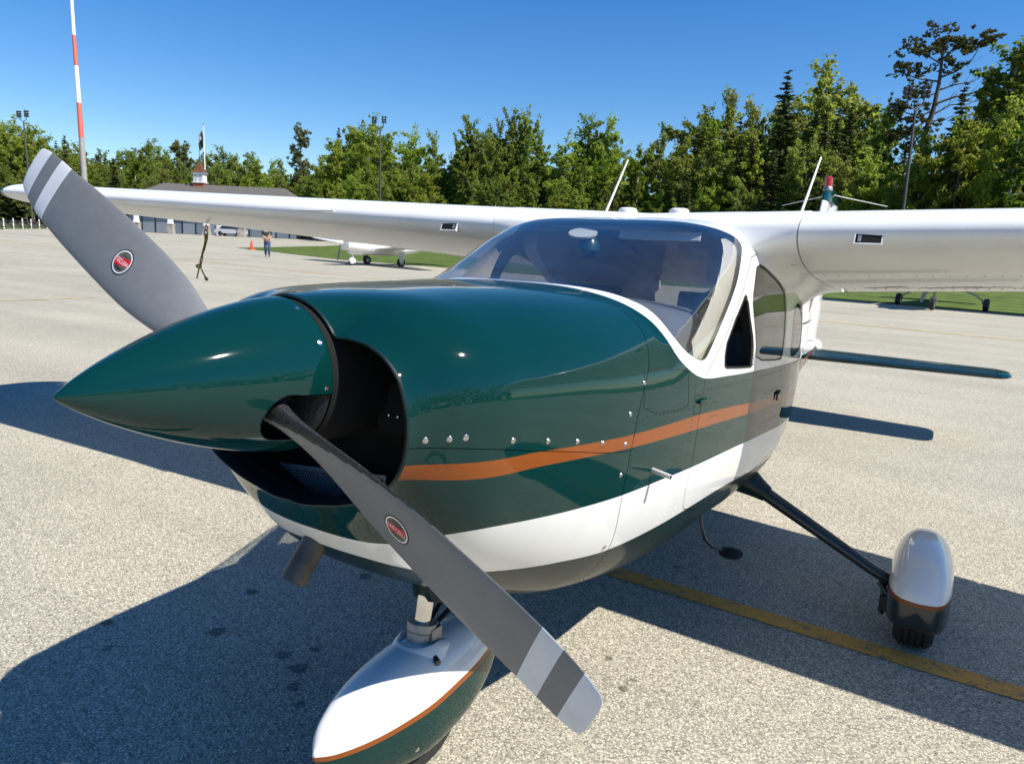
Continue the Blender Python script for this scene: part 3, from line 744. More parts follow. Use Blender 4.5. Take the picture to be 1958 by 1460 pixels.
TREES = """pine,-111.2,102.8,2.01,21.63,0.8,1;spruce,-97.1,99.0,1.86,19.88,0.6,2;maple,-81.5,91.6,1.65,19.77,1.05,3;maple,-83.7,84.6,1.58,15.2,1.0,4;maple,-73.2,91.4,1.58,17.59,0.9,5;maple,-68.0,89.5,1.52,16.31,0.8,6;oak,-92.3,99.6,1.83,20.6,0.9,7;poplar,-62.5,90.8,1.5,18.54,1.0,8;poplar,-59.5,89.9,1.46,16.83,0.9,9;poplar,-57.7,91.2,1.47,17.97,0.8,10;poplar,-55.9,91.4,1.45,19.2,0.8,11;poplar,-54.5,93.5,1.47,19.77,0.8,12;poplar,-51.0,91.3,1.42,16.46,0.9,13;poplar,-62.6,87.8,1.46,15.48,0.9,14;poplar,-55.5,85.9,1.38,15.03,1.0,15;maple,-43.8,92.4,1.38,18.29,1.0,16;maple,-45.4,88.5,1.34,15.35,0.9,17;maple,-41.2,92.7,1.36,18.02,0.8,18;birch,-32.8,83.6,1.19,12.87,1.0,19;oak,-35.2,97.2,1.37,16.58,0.9,20;oak,-39.0,103.1,1.47,15.92,1.0,21;oak,-27.7,90.2,1.23,18.4,1.0,22;oak,-24.9,91.1,1.22,20.02,0.8,23;birch,-23.5,82.6,1.1,15.31,1.0,24;maple,-27.7,84.5,1.16,14.03,0.8,25;oak,-21.5,89.2,1.17,18.32,0.8,26;spruce,-16.1,80.7,1.03,19.56,1.15,27;spruce,-10.4,86.1,1.05,17.43,0.75,28;oak,-13.6,90.0,1.12,22.01,1.1,29;oak,-10.7,91.1,1.11,19.42,0.9,30;spruce,-8.6,104.8,1.27,21.83,0.5,31;maple,-6.4,80.9,0.96,15.36,0.8,32;spruce,-11.1,75.5,0.92,14.07,1.1,33;spruce,-18.3,78.0,1.01,12.99,1.1,34;bigpine,-3.0,82.3,0.95,23.39,1.0,35;spruce,-0.3,80.2,0.9,17.33,1.0,36;poplar,1.9,71.8,0.78,16.37,1.2,37;poplar,3.1,70.7,0.76,18.73,1.3,38;maple,0.7,68.0,0.74,12.81,0.9,39;maple,3.0,64.7,0.68,13.06,0.9,40;poplar,5.1,72.0,0.76,19.24,1.2,41;maple,-2.4,70.6,0.8,11.93,0.9,42;birch,3.9,62.4,0.65,11.25,1.0,43;spruce,-171.5,90.1,2.3,19.61,0.8,44;oak,-174.7,112.3,2.6,21.28,1.0,45;pine,-164.5,112.5,2.53,21.64,0.8,46;pine,-162.6,113.6,2.52,21.12,0.8,47;maple,-175.6,85.6,2.27,21.08,1.0,48;maple,-176.8,81.5,2.23,21.81,1.2,49;spruce,-141.2,83.1,1.99,13.43,1.2,50;oak,-154.4,118.1,2.52,19.68,1.0,51;maple,-139.8,114.6,2.37,18.13,1.0,52;birch,-147.7,91.3,2.14,14.47,1.0,53;oak,-222.1,92.3,2.7,25.37,1.11,0;maple,-200.8,84.2,2.44,21.87,1.08,0;maple,-178.7,74.7,2.16,17.38,1.04,0;maple,-168.0,69.3,2.01,14.6,1.17,0;oak,-208.9,89.6,2.57,24.21,1.07,0;spruce,-192.3,80.5,2.33,21.06,0.93,0;maple,-184.0,79.0,2.25,15.52,1.04,0;spruce,-170.0,72.2,2.06,13.86,1.19,0;maple,-206.5,91.3,2.57,23.96,0.9,0;oak,-187.9,80.5,2.3,20.22,1.09,0;oak,-178.7,77.2,2.19,16.79,0.96,0;maple,-171.1,73.9,2.09,11.61,0.86,0;maple,-212.5,95.9,2.68,24.44,0.98,0;maple,-186.4,83.5,2.33,20.52,1.18,0;spruce,-181.9,80.1,2.25,15.69,0.97,0;oak,-161.0,71.1,1.98,11.77,1.11,0;maple,-212.1,98.3,2.7,23.97,0.88,0;spruce,-186.9,85.2,2.35,19.58,1.17,0;maple,-171.2,78.4,2.15,15.88,0.88,0;spruce,-160.3,72.1,1.99,10.93,0.87,0;maple,-200.7,96.1,2.59,22.37,1.06,0;maple,-180.5,85.8,2.31,18.54,1.17,0;spruce,-170.4,78.6,2.15,15.18,1.11,0;oak,-156.2,74.1,1.99,10.1,1.0,0;maple,-204.1,97.3,2.63,22.67,1.2,0;maple,-183.4,89.4,2.38,17.53,1.11,0;maple,-167.7,80.6,2.15,14.9,0.98,0;oak,-158.1,77.0,2.04,8.17,0.97,0;oak,-207.4,101.2,2.7,22.71,0.98,0;oak,-183.7,91.6,2.41,17.34,1.12,0;maple,-169.7,83.2,2.2,13.37,1.12,0;spruce,-159.2,78.8,2.07,10.91,1.05,0;maple,-203.2,101.4,2.67,21.66,1.01,0;oak,-178.3,91.3,2.36,16.54,1.08,0;maple,-170.5,86.8,2.25,12.21,1.15,0;spruce,-155.9,79.0,2.04,7.1,1.04,0;spruce,-198.3,102.0,2.65,20.48,1.09,0;maple,-181.5,95.0,2.43,16.52,1.05,0;oak,-168.5,87.9,2.25,13.12,1.07,0;maple,-154.1,80.5,2.05,11.06,1.08,0;oak,-191.0,100.9,2.58,19.65,1.02,0;maple,-176.3,93.1,2.37,17.0,0.91,0;maple,-164.3,86.5,2.2,13.92,1.06,0;spruce,-148.7,79.2,1.99,9.65,0.99,0;maple,-198.1,107.6,2.71,20.21,0.98,0;maple,-177.4,95.4,2.41,16.15,0.97,0;oak,-161.6,88.3,2.2,10.61,1.13,0;maple,-152.4,83.4,2.07,8.93,1.05,0;oak,-188.2,107.2,2.64,18.34,1.16,0;maple,-176.5,97.2,2.42,16.52,0.9,0;maple,-159.9,89.7,2.21,10.28,0.93,0;maple,-154.6,85.5,2.12,6.03,1.17,0;spruce,-189.1,109.1,2.67,18.45,1.0,0;maple,-170.1,97.0,2.37,14.18,1.02,0;maple,-158.3,89.6,2.19,10.88,1.12,0;maple,-146.0,84.6,2.04,9.53,1.18,0;maple,-182.7,108.8,2.61,18.4,1.2,0;maple,-172.1,100.7,2.43,14.92,1.06,0;oak,-155.3,92.2,2.2,12.28,1.04,0;maple,-147.2,86.0,2.07,8.41,0.98,0;maple,-182.0,111.0,2.64,18.63,1.01,0;maple,-162.1,99.4,2.34,14.43,1.12,0;oak,-157.5,94.7,2.25,11.23,1.02,0;maple,-147.6,90.2,2.12,8.51,0.92,0;maple,-188.0,115.8,2.74,19.3,1.09,0;oak,-170.9,105.7,2.49,16.22,0.9,0;maple,-152.9,94.5,2.21,11.47,0.9,0;maple,-141.2,87.4,2.04,6.59,1.14,0;maple,-183.2,117.8,2.73,20.22,1.19,0;maple,-166.7,107.8,2.48,16.49,0.93,0;oak,-148.9,94.9,2.19,10.74,0.95,0;oak,-140.9,90.7,2.08,10.31,0.91,0;maple,-178.1,116.7,2.68,20.44,0.88,0;oak,-168.1,107.9,2.49,16.59,0.9,0;oak,-151.3,98.3,2.25,13.23,1.18,0;oak,-138.5,89.8,2.05,10.73,1.07,0;maple,-178.3,119.2,2.71,19.74,0.94,0;oak,-160.6,107.5,2.43,16.42,0.9,0;oak,-146.7,97.1,2.2,12.59,1.1,0;oak,-135.1,90.7,2.03,10.02,0.89,0;spruce,-173.6,119.4,2.68,18.96,0.96,0;oak,-152.9,105.9,2.36,15.54,0.9,0;maple,-141.7,98.5,2.18,10.56,1.19,0;maple,-136.8,94.0,2.09,6.32,0.97,0;oak,-170.6,118.9,2.65,18.59,0.99,0;oak,-159.3,110.5,2.46,14.91,1.0,0;maple,-143.7,102.1,2.24,11.04,1.11,0;maple,-132.3,92.5,2.04,9.27,0.86,0;oak,-162.3,118.7,2.59,18.38,1.01,0;maple,-151.4,110.6,2.4,15.1,0.88,0;maple,-141.7,100.9,2.21,11.97,1.16,0;maple,-130.3,92.7,2.02,8.36,0.95,0;maple,-171.0,125.3,2.73,19.34,0.98,0;oak,-148.9,111.8,2.4,15.3,1.18,0;maple,-141.8,103.4,2.24,10.98,1.11,0;maple,-128.8,94.0,2.03,9.01,0.88,0;maple,-161.6,122.2,2.62,18.83,1.01,0;oak,-145.5,109.5,2.35,14.96,0.93,0;oak,-135.9,103.6,2.2,10.39,1.19,0;oak,-128.6,95.8,2.05,9.95,0.87,0;maple,-158.8,123.8,2.62,18.68,0.88,0;maple,-150.5,115.3,2.46,15.37,0.87,0;maple,-132.0,101.8,2.15,12.77,0.94,0;maple,-122.4,94.9,1.99,8.66,1.19,0;maple,-158.9,125.5,2.65,18.79,0.88,0;maple,-147.2,116.8,2.45,16.06,1.06,0;maple,-131.8,106.6,2.21,11.93,1.02,0;oak,-124.9,99.9,2.07,8.2,1.17,0;spruce,-152.8,124.4,2.59,18.02,0.89,0;oak,-143.7,117.0,2.43,15.62,0.96,0;maple,-127.9,103.5,2.14,12.01,1.0,0;maple,-122.6,100.7,2.07,8.51,0.87,0;maple,-149.3,124.3,2.56,17.7,1.0,0;maple,-141.7,118.4,2.43,14.42,1.08,0;maple,-129.4,109.9,2.23,10.53,1.08,0;oak,-116.0,99.2,2.0,5.86,1.13,0;maple,-146.7,126.2,2.56,17.47,0.94,0;maple,-137.0,119.1,2.4,14.74,1.05,0;maple,-125.8,106.8,2.17,11.82,1.15,0;maple,-115.1,101.0,2.02,6.4,0.98,0;maple,-148.6,131.0,2.64,18.03,1.1,0;maple,-134.4,117.5,2.36,14.19,1.01,0;maple,-119.3,107.5,2.13,9.5,1.17,0;maple,-115.5,102.3,2.03,7.23,1.18,0;maple,-125.0,114.1,2.25,13.1,1.13,0;oak,-113.3,103.0,2.03,11.73,1.05,0;maple,-105.7,96.3,1.89,6.49,0.95,0;maple,-102.4,92.3,1.81,4.29,0.93,0;oak,-113.7,106.2,2.07,14.8,1.15,0;maple,-102.4,96.6,1.87,12.07,1.02,0;maple,-95.4,88.1,1.71,8.92,1.17,0;maple,-88.0,81.8,1.57,3.74,1.15,0;maple,-95.6,93.2,1.77,13.72,1.03,0;maple,-88.4,86.2,1.63,12.21,0.86,0;maple,-84.3,81.3,1.54,9.2,0.99,0;oak,-77.0,76.2,1.42,4.82,1.08,0;maple,-96.2,96.9,1.82,14.5,1.09,0;maple,-84.6,85.2,1.59,12.13,0.97,0;maple,-79.1,79.9,1.48,8.16,1.18,0;maple,-76.1,76.0,1.41,5.32,1.08,0;maple,-93.7,99.3,1.83,15.82,1.11,0;maple,-86.0,90.0,1.66,13.7,0.93,0;maple,-74.6,79.3,1.44,9.84,0.99,0;oak,-74.7,77.0,1.42,6.16,1.06,0;maple,-90.6,97.4,1.79,17.16,1.1,0;maple,-80.5,86.7,1.58,12.09,0.94,0;maple,-75.5,82.2,1.49,9.31,1.12,0;maple,-72.2,77.4,1.4,9.67,1.16,0;maple,-86.7,98.0,1.77,17.42,1.17,0;maple,-81.4,90.7,1.64,14.84,0.92,0;maple,-74.3,82.0,1.47,12.29,0.91,0;maple,-69.0,76.7,1.37,7.79,1.11,0;maple,-87.2,99.8,1.79,16.96,0.96,0;oak,-73.8,87.3,1.54,11.82,1.09,0;maple,-68.2,80.7,1.41,9.59,0.9,0;maple,-64.6,74.3,1.31,9.11,1.12,0;maple,-81.3,99.3,1.74,15.22,1.17,0;oak,-70.4,86.9,1.51,11.94,0.89,0;maple,-68.3,81.5,1.42,10.59,1.09,0;maple,-62.9,77.1,1.33,8.92,0.98,0;maple,-79.5,98.5,1.72,15.5,1.02,0;maple,-70.4,90.4,1.55,10.91,1.1,0;maple,-65.1,81.4,1.4,10.88,1.11,0;maple,-59.9,77.0,1.3,7.11,1.09,0;maple,-73.4,97.3,1.66,13.87,1.15,0;maple,-66.6,87.5,1.49,12.4,1.08,0;maple,-63.3,81.8,1.39,9.85,1.19,0;oak,-56.6,74.8,1.25,6.53,0.97,0;maple,-70.6,97.6,1.64,14.26,0.86,0;maple,-65.4,88.6,1.49,10.6,0.87,0;maple,-60.1,81.6,1.36,6.34,0.88,0;maple,-55.8,76.1,1.26,3.29,0.87,0;poplar,-69.6,98.7,1.65,14.93,1.17,0;poplar,-60.4,86.7,1.43,12.33,1.12,0;maple,-59.2,84.4,1.39,8.53,0.98,0;maple,-51.6,75.6,1.23,6.17,1.12,0;maple,-65.1,96.6,1.59,14.44,1.0,0;poplar,-60.9,89.9,1.47,12.65,0.89,0;poplar,-55.5,81.8,1.33,9.96,1.16,0;poplar,-51.9,79.0,1.27,8.22,1.19,0;poplar,-64.9,101.2,1.64,16.19,1.18,0;poplar,-57.3,87.5,1.42,12.4,1.11,0;poplar,-53.0,82.5,1.32,8.48,1.19,0;poplar,-49.5,78.1,1.24,8.85,0.98,0;poplar,-62.7,101.3,1.63,16.37,0.93,0;poplar,-55.6,90.8,1.44,13.86,0.9,0;poplar,-51.4,84.1,1.33,9.75,1.0,0;maple,-45.6,75.0,1.17,7.0,1.03,0;poplar,-57.2,95.4,1.51,16.52,0.95,0;maple,-51.9,88.6,1.39,12.6,1.04,0;maple,-49.1,85.3,1.33,8.74,0.96,0;poplar,-45.0,76.4,1.19,6.17,1.11,0;maple,-54.2,97.2,1.51,14.0,1.04,0;poplar,-49.0,89.5,1.38,11.31,1.05,0;poplar,-45.1,80.4,1.24,9.04,0.97,0;poplar,-42.1,75.4,1.15,4.47,1.12,0;oak,-52.0,99.3,1.52,13.47,0.99,0;maple,-47.9,91.2,1.39,10.93,1.0,0;maple,-41.7,80.7,1.22,8.78,1.11,0;maple,-41.1,78.6,1.19,7.33,1.02,0;maple,-47.8,96.6,1.46,15.45,1.1,0;maple,-45.7,91.6,1.38,11.53,0.89,0;maple,-40.5,79.8,1.2,7.23,1.01,0;oak,-36.7,74.8,1.11,4.72,1.08,0;oak,-45.8,97.5,1.46,16.6,0.95,0;maple,-44.2,90.7,1.36,11.96,1.01,0;maple,-40.8,84.6,1.26,11.11,0.92,0;maple,-36.7,76.3,1.12,7.85,1.07,0;maple,-44.2,98.4,1.45,16.46,1.09,0;birch,-39.2,87.1,1.28,12.59,0.94,0;birch,-37.0,82.8,1.21,10.28,1.08,0;oak,-33.7,75.7,1.09,6.48,0.89,0;birch,-41.5,96.3,1.41,14.82,1.07,0;maple,-37.6,90.1,1.3,10.05,0.97,0;oak,-35.3,82.3,1.19,9.26,0.87,0;maple,-31.6,77.9,1.11,5.73,0.94,0;maple,-37.8,94.7,1.36,11.99,1.1,0;maple,-34.4,86.9,1.24,8.38,0.91,0;birch,-31.3,82.1,1.16,6.23,0.89,0;maple,-30.0,76.5,1.08,5.77,0.95,0;birch,-37.8,99.3,1.42,12.4,1.01,0;maple,-33.1,87.7,1.24,8.85,0.88,0;maple,-28.9,80.9,1.12,7.77,1.04,0;maple,-27.1,76.6,1.06,5.83,1.17,0;birch,-33.5,95.8,1.34,12.75,1.13,0;maple,-31.2,90.3,1.26,11.35,1.01,0;maple,-27.8,81.2,1.12,6.58,0.95,0;maple,-25.9,77.3,1.06,6.43,1.06,0;maple,-32.7,97.9,1.36,15.63,0.89,0;spruce,-27.1,86.4,1.18,14.05,1.01,0;spruce,-26.1,82.4,1.12,9.28,0.89,0;spruce,-23.4,74.0,1.0,8.53,1.1,0;spruce,-30.1,96.9,1.33,16.35,1.07,0;maple,-25.9,86.5,1.17,12.96,0.97,0;oak,-23.7,81.5,1.09,12.82,1.19,0;maple,-23.0,76.4,1.02,7.87,0.85,0;maple,-26.7,98.1,1.32,18.71,1.0,0;spruce,-24.1,89.1,1.19,14.82,1.03,0;maple,-21.5,79.7,1.05,11.74,1.02,0;maple,-21.4,76.6,1.01,8.07,0.87,0;spruce,-24.2,94.6,1.26,17.54,1.19,0;maple,-21.8,88.4,1.16,14.75,0.98,0;spruce,-19.5,78.7,1.03,12.34,1.08,0;oak,-18.3,75.0,0.97,8.27,0.96,0;oak,-22.2,97.5,1.28,16.93,1.01,0;spruce,-20.2,88.8,1.16,14.78,0.9,0;maple,-18.5,78.3,1.01,12.17,1.01,0;oak,-16.6,74.8,0.96,7.16,0.86,0;oak,-20.2,97.8,1.27,19.01,1.06,0;oak,-17.1,84.2,1.08,14.51,1.16,0;spruce,-15.9,80.1,1.02,14.3,0.89,0;spruce,-14.9,72.6,0.92,11.0,1.0,0;spruce,-17.9,93.0,1.19,18.52,1.18,0;spruce,-15.3,85.9,1.08,14.73,1.01,0;oak,-15.2,81.3,1.03,14.79,1.09,0;maple,-13.0,76.2,0.95,9.35,1.17,0;maple,-15.7,95.8,1.21,20.13,1.16,0;spruce,-13.7,85.1,1.06,16.48,0.94,0;spruce,-12.5,79.7,0.99,12.96,1.14,0;oak,-11.9,73.5,0.9,12.17,0.9,0;spruce,-14.1,93.6,1.17,20.72,0.89,0;maple,-13.1,86.5,1.08,16.8,0.96,0;spruce,-10.3,77.1,0.94,14.84,0.87,0;oak,-9.9,74.9,0.91,10.55,1.01,0;oak,-10.6,91.7,1.12,17.88,1.0,0;spruce,-10.0,83.4,1.01,15.08,1.14,0;spruce,-9.8,78.9,0.96,13.47,1.06,0;oak,-8.5,71.9,0.86,9.81,1.15,0;maple,-8.5,90.4,1.09,16.3,1.03,0;maple,-8.6,84.0,1.01,13.97,0.86,0;oak,-6.9,75.9,0.9,11.13,0.95,0;maple,-6.5,71.3,0.84,10.31,0.95,0;maple,-7.4,89.9,1.08,15.46,0.88,0;spruce,-5.9,81.7,0.96,11.39,0.92,0;spruce,-5.2,78.5,0.92,10.22,0.96,0;maple,-4.2,69.7,0.8,7.54,0.93,0;spruce,-5.1,90.6,1.07,14.47,0.97,0;poplar,-3.9,81.8,0.95,10.51,1.08,0;maple,-3.2,74.6,0.85,9.01,1.0,0;maple,-2.5,71.7,0.81,7.16,1.06,0;poplar,-3.0,87.3,1.01,12.84,0.89,0;maple,-1.6,79.6,0.9,9.38,1.07,0;maple,-1.9,75.2,0.85,7.79,0.91,0;poplar,-1.4,71.7,0.8,5.33,1.14,0;maple,-0.7,89.4,1.02,13.12,0.96,0;spruce,-0.5,80.7,0.91,11.75,1.12,0;maple,0.4,77.0,0.86,7.96,1.2,0;poplar,-0.0,69.4,0.77,5.12,0.95,0;spruce,0.3,88.3,1.0,14.97,0.94,0;poplar,1.0,80.6,0.9,12.95,0.95,0;poplar,0.9,73.2,0.81,8.66,1.02,0;spruce,1.5,71.0,0.77,8.15,0.96,0;maple,2.2,90.7,1.01,16.89,0.87,0;poplar,2.3,78.1,0.86,14.11,0.93,0;maple,3.0,74.5,0.81,11.52,0.86,0;spruce,2.2,68.4,0.74,9.79,0.94,0;spruce,3.2,89.1,0.99,19.29,1.17,0;maple,4.0,78.5,0.85,15.98,0.94,0;poplar,3.2,73.8,0.8,13.88,0.85,0;spruce,3.9,69.6,0.74,9.66,1.11,0;maple,5.7,88.2,0.96,20.88,0.95,0;maple,4.4,77.2,0.83,17.32,0.88,0;spruce,4.7,73.3,0.78,15.02,1.14,0;maple,5.2,68.1,0.71,11.88,0.96,0;spruce,7.0,86.9,0.93,20.71,0.9,0;maple,5.9,77.0,0.82,17.17,0.96,0;poplar,6.1,74.2,0.78,16.14,0.95,0;spruce,6.2,67.5,0.7,13.62,1.06,0;maple,9.1,91.2,0.97,21.49,1.07,0;maple,8.3,80.8,0.85,18.93,1.04,0;maple,7.6,74.4,0.77,14.81,1.03,0;poplar,8.0,70.4,0.72,13.53,1.08,0"""
for i, row in enumerate(TREES.split(';')):
    k, x, y, z, h, ws, f = row.split(',')
    x, y, z, h, ws, f = float(x), float(y), float(z), float(h), float(ws), int(f)
    if f: plant(k, x, y, z, h, ws, i, FEAT[f], 'single trees that stand out of the wood')
    else:
        sct = sector(cam_u(x, y))
        plant(k, x, y, z, h, ws, i, KDESC[k]+(' ranked ' if y > -0.62*x+78 else ' up front ')+sct, KDESC[k].split(' with')[0]+'s '+sct)

# distant wood on the other sides of the field, one mass (seen only mirrored in paint and glass)
rng = np.random.default_rng(9)
cc, rr_ = [], []
for a in np.linspace(math.radians(-165), math.radians(28), 130):
    D = 95+rng.uniform(-6, 10); h = rng.uniform(13, 22)
    for k in range(7):
        cc.append((D*math.cos(a)+rng.normal(0, 2), D*math.sin(a)+rng.normal(0, 2), h*(k+.6)/7)); rr_.append(2.6*(1-.5*(k/7)**2))
V, F, T = needle_pads(rng, np.array(cc), np.array(rr_), 16000, 1.0)
me = crown_mesh('far_wood', V, F, T, M['leaf_maple'])
o = bpy.data.objects.new('far_wood', me); COL.objects.link(o); tag(o, kind='stuff')

# ---------------------------------------------------------------- the green and white aeroplane
PL = empty('aeroplane', (0, 2.2, 0), 'big green and white high-wing aeroplane with grey propeller filling the foreground', 'aeroplane')
# fuselage stations: y, top z, bottom z, z of full width, half width, upper and lower exponent
ST = np.array([
(0.50,1.4825,0.960,1.20,0.380,2.9,2.3), (0.60,1.487,0.840,1.20,0.440,3.0,2.4), (0.80,1.493,0.705,1.18,0.490,3.0,2.5),
(1.00,1.498,0.610,1.15,0.527,3.0,2.7), (1.20,1.500,0.545,1.10,0.557,3.0,2.9), (1.45,1.497,0.505,1.06,0.580,3.1,3.1),
(1.60,1.545,0.490,1.04,0.590,3.3,3.2), (1.80,1.620,0.475,1.02,0.598,3.7,3.3), (2.00,1.690,0.465,1.01,0.603,4.3,3.4),
(2.20,1.740,0.457,1.00,0.607,4.9,3.4), (2.50,1.765,0.448,0.99,0.614,5.2,3.6), (3.00,1.770,0.440,0.97,0.614,5.2,3.8),
(3.50,1.740,0.445,0.95,0.585,4.6,3.5), (4.00,1.640,0.470,0.92,0.520,3.8,2.8), (4.60,1.460,0.495,0.88,0.430,3.0,2.5),
(5.50,1.180,0.525,0.82,0.295,2.5,2.3), (6.50,0.960,0.545,0.75,0.180,2.2,2.2), (7.40,0.840,0.560,0.70,0.095,2.0,2.0),
(8.00,0.760,0.590,0.67,0.040,2.0,2.0)])
LIP = np.array([(0,1.4825),(.05,1.4745),(.085,1.461),(.114,1.441),(.136,1.419),(.149,1.4035),(.19,1.402),(.25,1.392),(.30,1.364),(.335,1.32),(.352,1.26),(.352,1.19),(.330,1.125),(.275,1.070),(.19,1.03),(.10,1.008),(0,1.0)])
LA = np.arctan2(LIP[:, 0], LIP[:, 1]-1.2); LR = np.hypot(LIP[:, 0], LIP[:, 1]-1.2)
def surf(y, phi):
    y = np.asarray(y, float); phi = np.asarray(phi, float)
    zt, zb, zm, w, nu, nl = [pchip(y, ST[:, 0], ST[:, k]) for k in range(1, 7)]
    s = np.abs(np.sin(phi)); c = np.cos(phi); up = c >= 0
    h = np.where(up, zt-zm, zm-zb); n = np.where(up, nu, nl)
    r = 1/((s/w)**n+(np.abs(c)/h)**n)**(1/n)
    a = np.abs((phi+np.pi) % (2*np.pi)-np.pi)
    rl = pchip(a, LA, LR)
    g = 1-(1-np.clip((y-.5)/.26, 0, 1))**3.2
    X = r*np.sin(phi); Z = zm+r*c; XL = rl*np.sin(phi); ZL = 1.2+rl*c
    return np.stack([XL+(X-XL)*g, y, ZL+(Z-ZL)*g], -1)
def snorm(y, phi):
    e = 1e-4; yc = np.clip(y, .5+2*e, 8-2*e)
    n = np.cross(surf(yc, phi+e)-surf(yc, phi-e), surf(yc+e, phi)-surf(yc-e, phi))
    n = n/np.maximum(np.linalg.norm(n, axis=-1, keepdims=True), 1e-12)
    P = surf(yc, phi); out = P-np.stack([0*P[..., 0], P[..., 1], 0*P[..., 2]+1.1], -1)
    sg = np.sign((n*out).sum(-1, keepdims=True)); sg[sg == 0] = 1
    return n*sg

def clip(P, F, d):
    """keep the part of a parameter-space mesh where d < 0"""
    ins = d < 0
    Vn = [tuple(p) for p in P]; cache = {}; out = []
    for f in F:
        k = [ins[i] for i in f]
        if all(k): out.append(f); continue
        if not any(k): continue
        q = []
        for a in range(len(f)):
            i, j = f[a], f[(a+1) % len(f)]
            if ins[i]: q.append(i)
            if ins[i] != ins[j]:
                key = (i, j) if i < j else (j, i)
                if key not in cache:
                    t = d[key[0]]/(d[key[0]]-d[key[1]])
                    cache[key] = len(Vn); Vn.append(tuple(P[key[0]]+(P[key[1]]-P[key[0]])*t))
                q.append(cache[key])
        if len(q) >= 3: out.append(tuple(q))
    used = sorted({i for f in out for i in f}); mp = {u: n for n, u in enumerate(used)}
    if not used: return np.zeros((0, 2)), []
    return np.array([Vn[u] for u in used]), [tuple(mp[i] for i in f) for f in out]

PHS = .62
def band(P, F, fn, w):
    P, F = clip(P, F, fn(P)-w)
    return clip(P, F, -fn(P)-w)
def chaikin(p, n=2, closed=True):
    p = np.asarray(p, float)
    for _ in range(n):
        q = np.roll(p, -1, 0); p = np.stack([.75*p+.25*q, .25*p+.75*q], 1).reshape(-1, 2)
    return p
def sdf(P, poly, mirror=True):
    """signed distance (metres, about) to a polygon given in (y, phi); negative inside"""
    q = np.array(P, float).copy()
    if mirror: q[:, 1] = np.abs((q[:, 1]+np.pi) % (2*np.pi)-np.pi)
    q[:, 1] *= PHS; v = np.array(poly, float)*[1, PHS]
    d = np.full(len(q), 1e9); s = np.ones(len(q))
    for i in range(len(v)):
        a, b = v[i], v[i-1]; e = b-a; w = q-a
        t = np.clip((w@e)/(e@e), 0, 1); d = np.minimum(d, ((w-t[:, None]*e)**2).sum(1))
        c1 = q[:, 1] >= a[1]; c2 = q[:, 1] < b[1]; c3 = e[0]*w[:, 1] > e[1]*w[:, 0]
        fl = (c1 & c2 & c3) | (~c1 & ~c2 & ~c3); s[fl] *= -1
    return np.sqrt(d)*s

WS = chaikin([(2.19,-.4),(2.19,0),(2.20,.15),(2.205,.364),(2.225,.5),(2.28,.591),(2.315,.64),(2.30,.68),(2.253,.717),(2.171,.782),(2.107,.847),(2.024,.919),(1.935,.996),(1.852,1.075),(1.80,1.127),(1.748,1.178),(1.70,1.18),(1.648,1.16),(1.593,1.129),(1.551,1.058),(1.537,.984),(1.534,.923),(1.527,.846),(1.514,.778),(1.505,.702),(1.488,.581),(1.472,.378),(1.462,.17),(1.46,0),(1.46,-.4)], 1)
TRIM = chaikin([(1.425,-.4),(1.425,0),(1.43,.2),(1.438,.4),(1.452,.6),(1.466,.713),(1.481,.847),(1.497,.956),(1.506,1.038),(1.532,1.152),(1.591,1.211),(1.648,1.245),(1.71,1.266),(1.771,1.276),(1.965,1.287),(2.385,1.31),(2.626,1.324),(2.963,1.335),(3.6,1.36),(5,1.4),(8.2,1.4),(8.2,-.4)], 1)
DOOR = chaikin([(1.757,1.25),(1.735,1.34),(1.713,1.48),(1.697,1.66),(1.683,1.75),(1.66,1.9),(1.70,2.04),(2.2,2.08),(2.9,2.06),(3.08,2.0),(3.11,1.88),(3.084,1.62),(3.023,1.36),(2.965,1.134),(2.912,.92),(2.84,.80),(2.60,.735),(2.36,.725),(2.27,.79),(2.18,.86),(1.98,1.05),(1.83,1.19)], 1)
DWIN = chaikin([(2.385,.77),(2.55,.80),(2.84,.872),(2.895,.925),(2.94,1.139),(2.93,1.285),(2.80,1.285),(2.385,1.247),(2.365,1.14),(2.30,1.0),(2.275,.92),(2.33,.83)], 1)
VENT = [(2.180,.90),(2.06,1.0),(1.962,1.11),(1.948,1.17),(1.952,1.225),(1.975,1.242),(2.315,1.275),(2.338,1.262),(2.338,1.20),(2.30,1.1),(2.235,.99),(2.20,.91)]
RWIN = chaikin([(3.13,.97),(3.28,.935),(3.50,.965),(3.68,1.04),(3.78,1.13),(3.72,1.22),(3.48,1.285),(3.2,1.30),(3.14,1.28),(3.12,1.12)], 2)
BWIN = chaikin([(4.02,-.5),(4.02,0),(4.02,.5),(4.06,.85),(4.25,.98),(4.5,.95),(4.7,.6),(4.75,0),(4.75,-.5)], 1)
def yc(P):  # cowl / fuselage joint
    a = np.abs((P[:, 1]+np.pi) % (2*np.pi)-np.pi)
    return pchip(a, [0,.6,.95,1.176,1.36,1.62,1.88,2.15,3.15], [1.418,1.418,1.405,1.343,1.262,1.213,1.192,1.213,1.225])
def zs(P): return surf(P[:, 0], P[:, 1])[:, 2]
def lin(tab):
    t = np.array(tab); return lambda P: pchip(P[:, 0], t[:, 0], t[:, 1])
S_T = lin([(.48,1.152),(.57,1.149),(.75,1.145),(.99,1.128),(1.23,1.113),(1.68,1.091),(2.42,1.022),(2.97,.969),(4,.87),(8,.7)])
S_B = lin([(.49,1.118),(.62,1.109),(.79,1.106),(.95,1.096),(1.21,1.077),(1.7,1.041),(2.44,.975),(3.0,.924),(4,.83),(8,.66)])
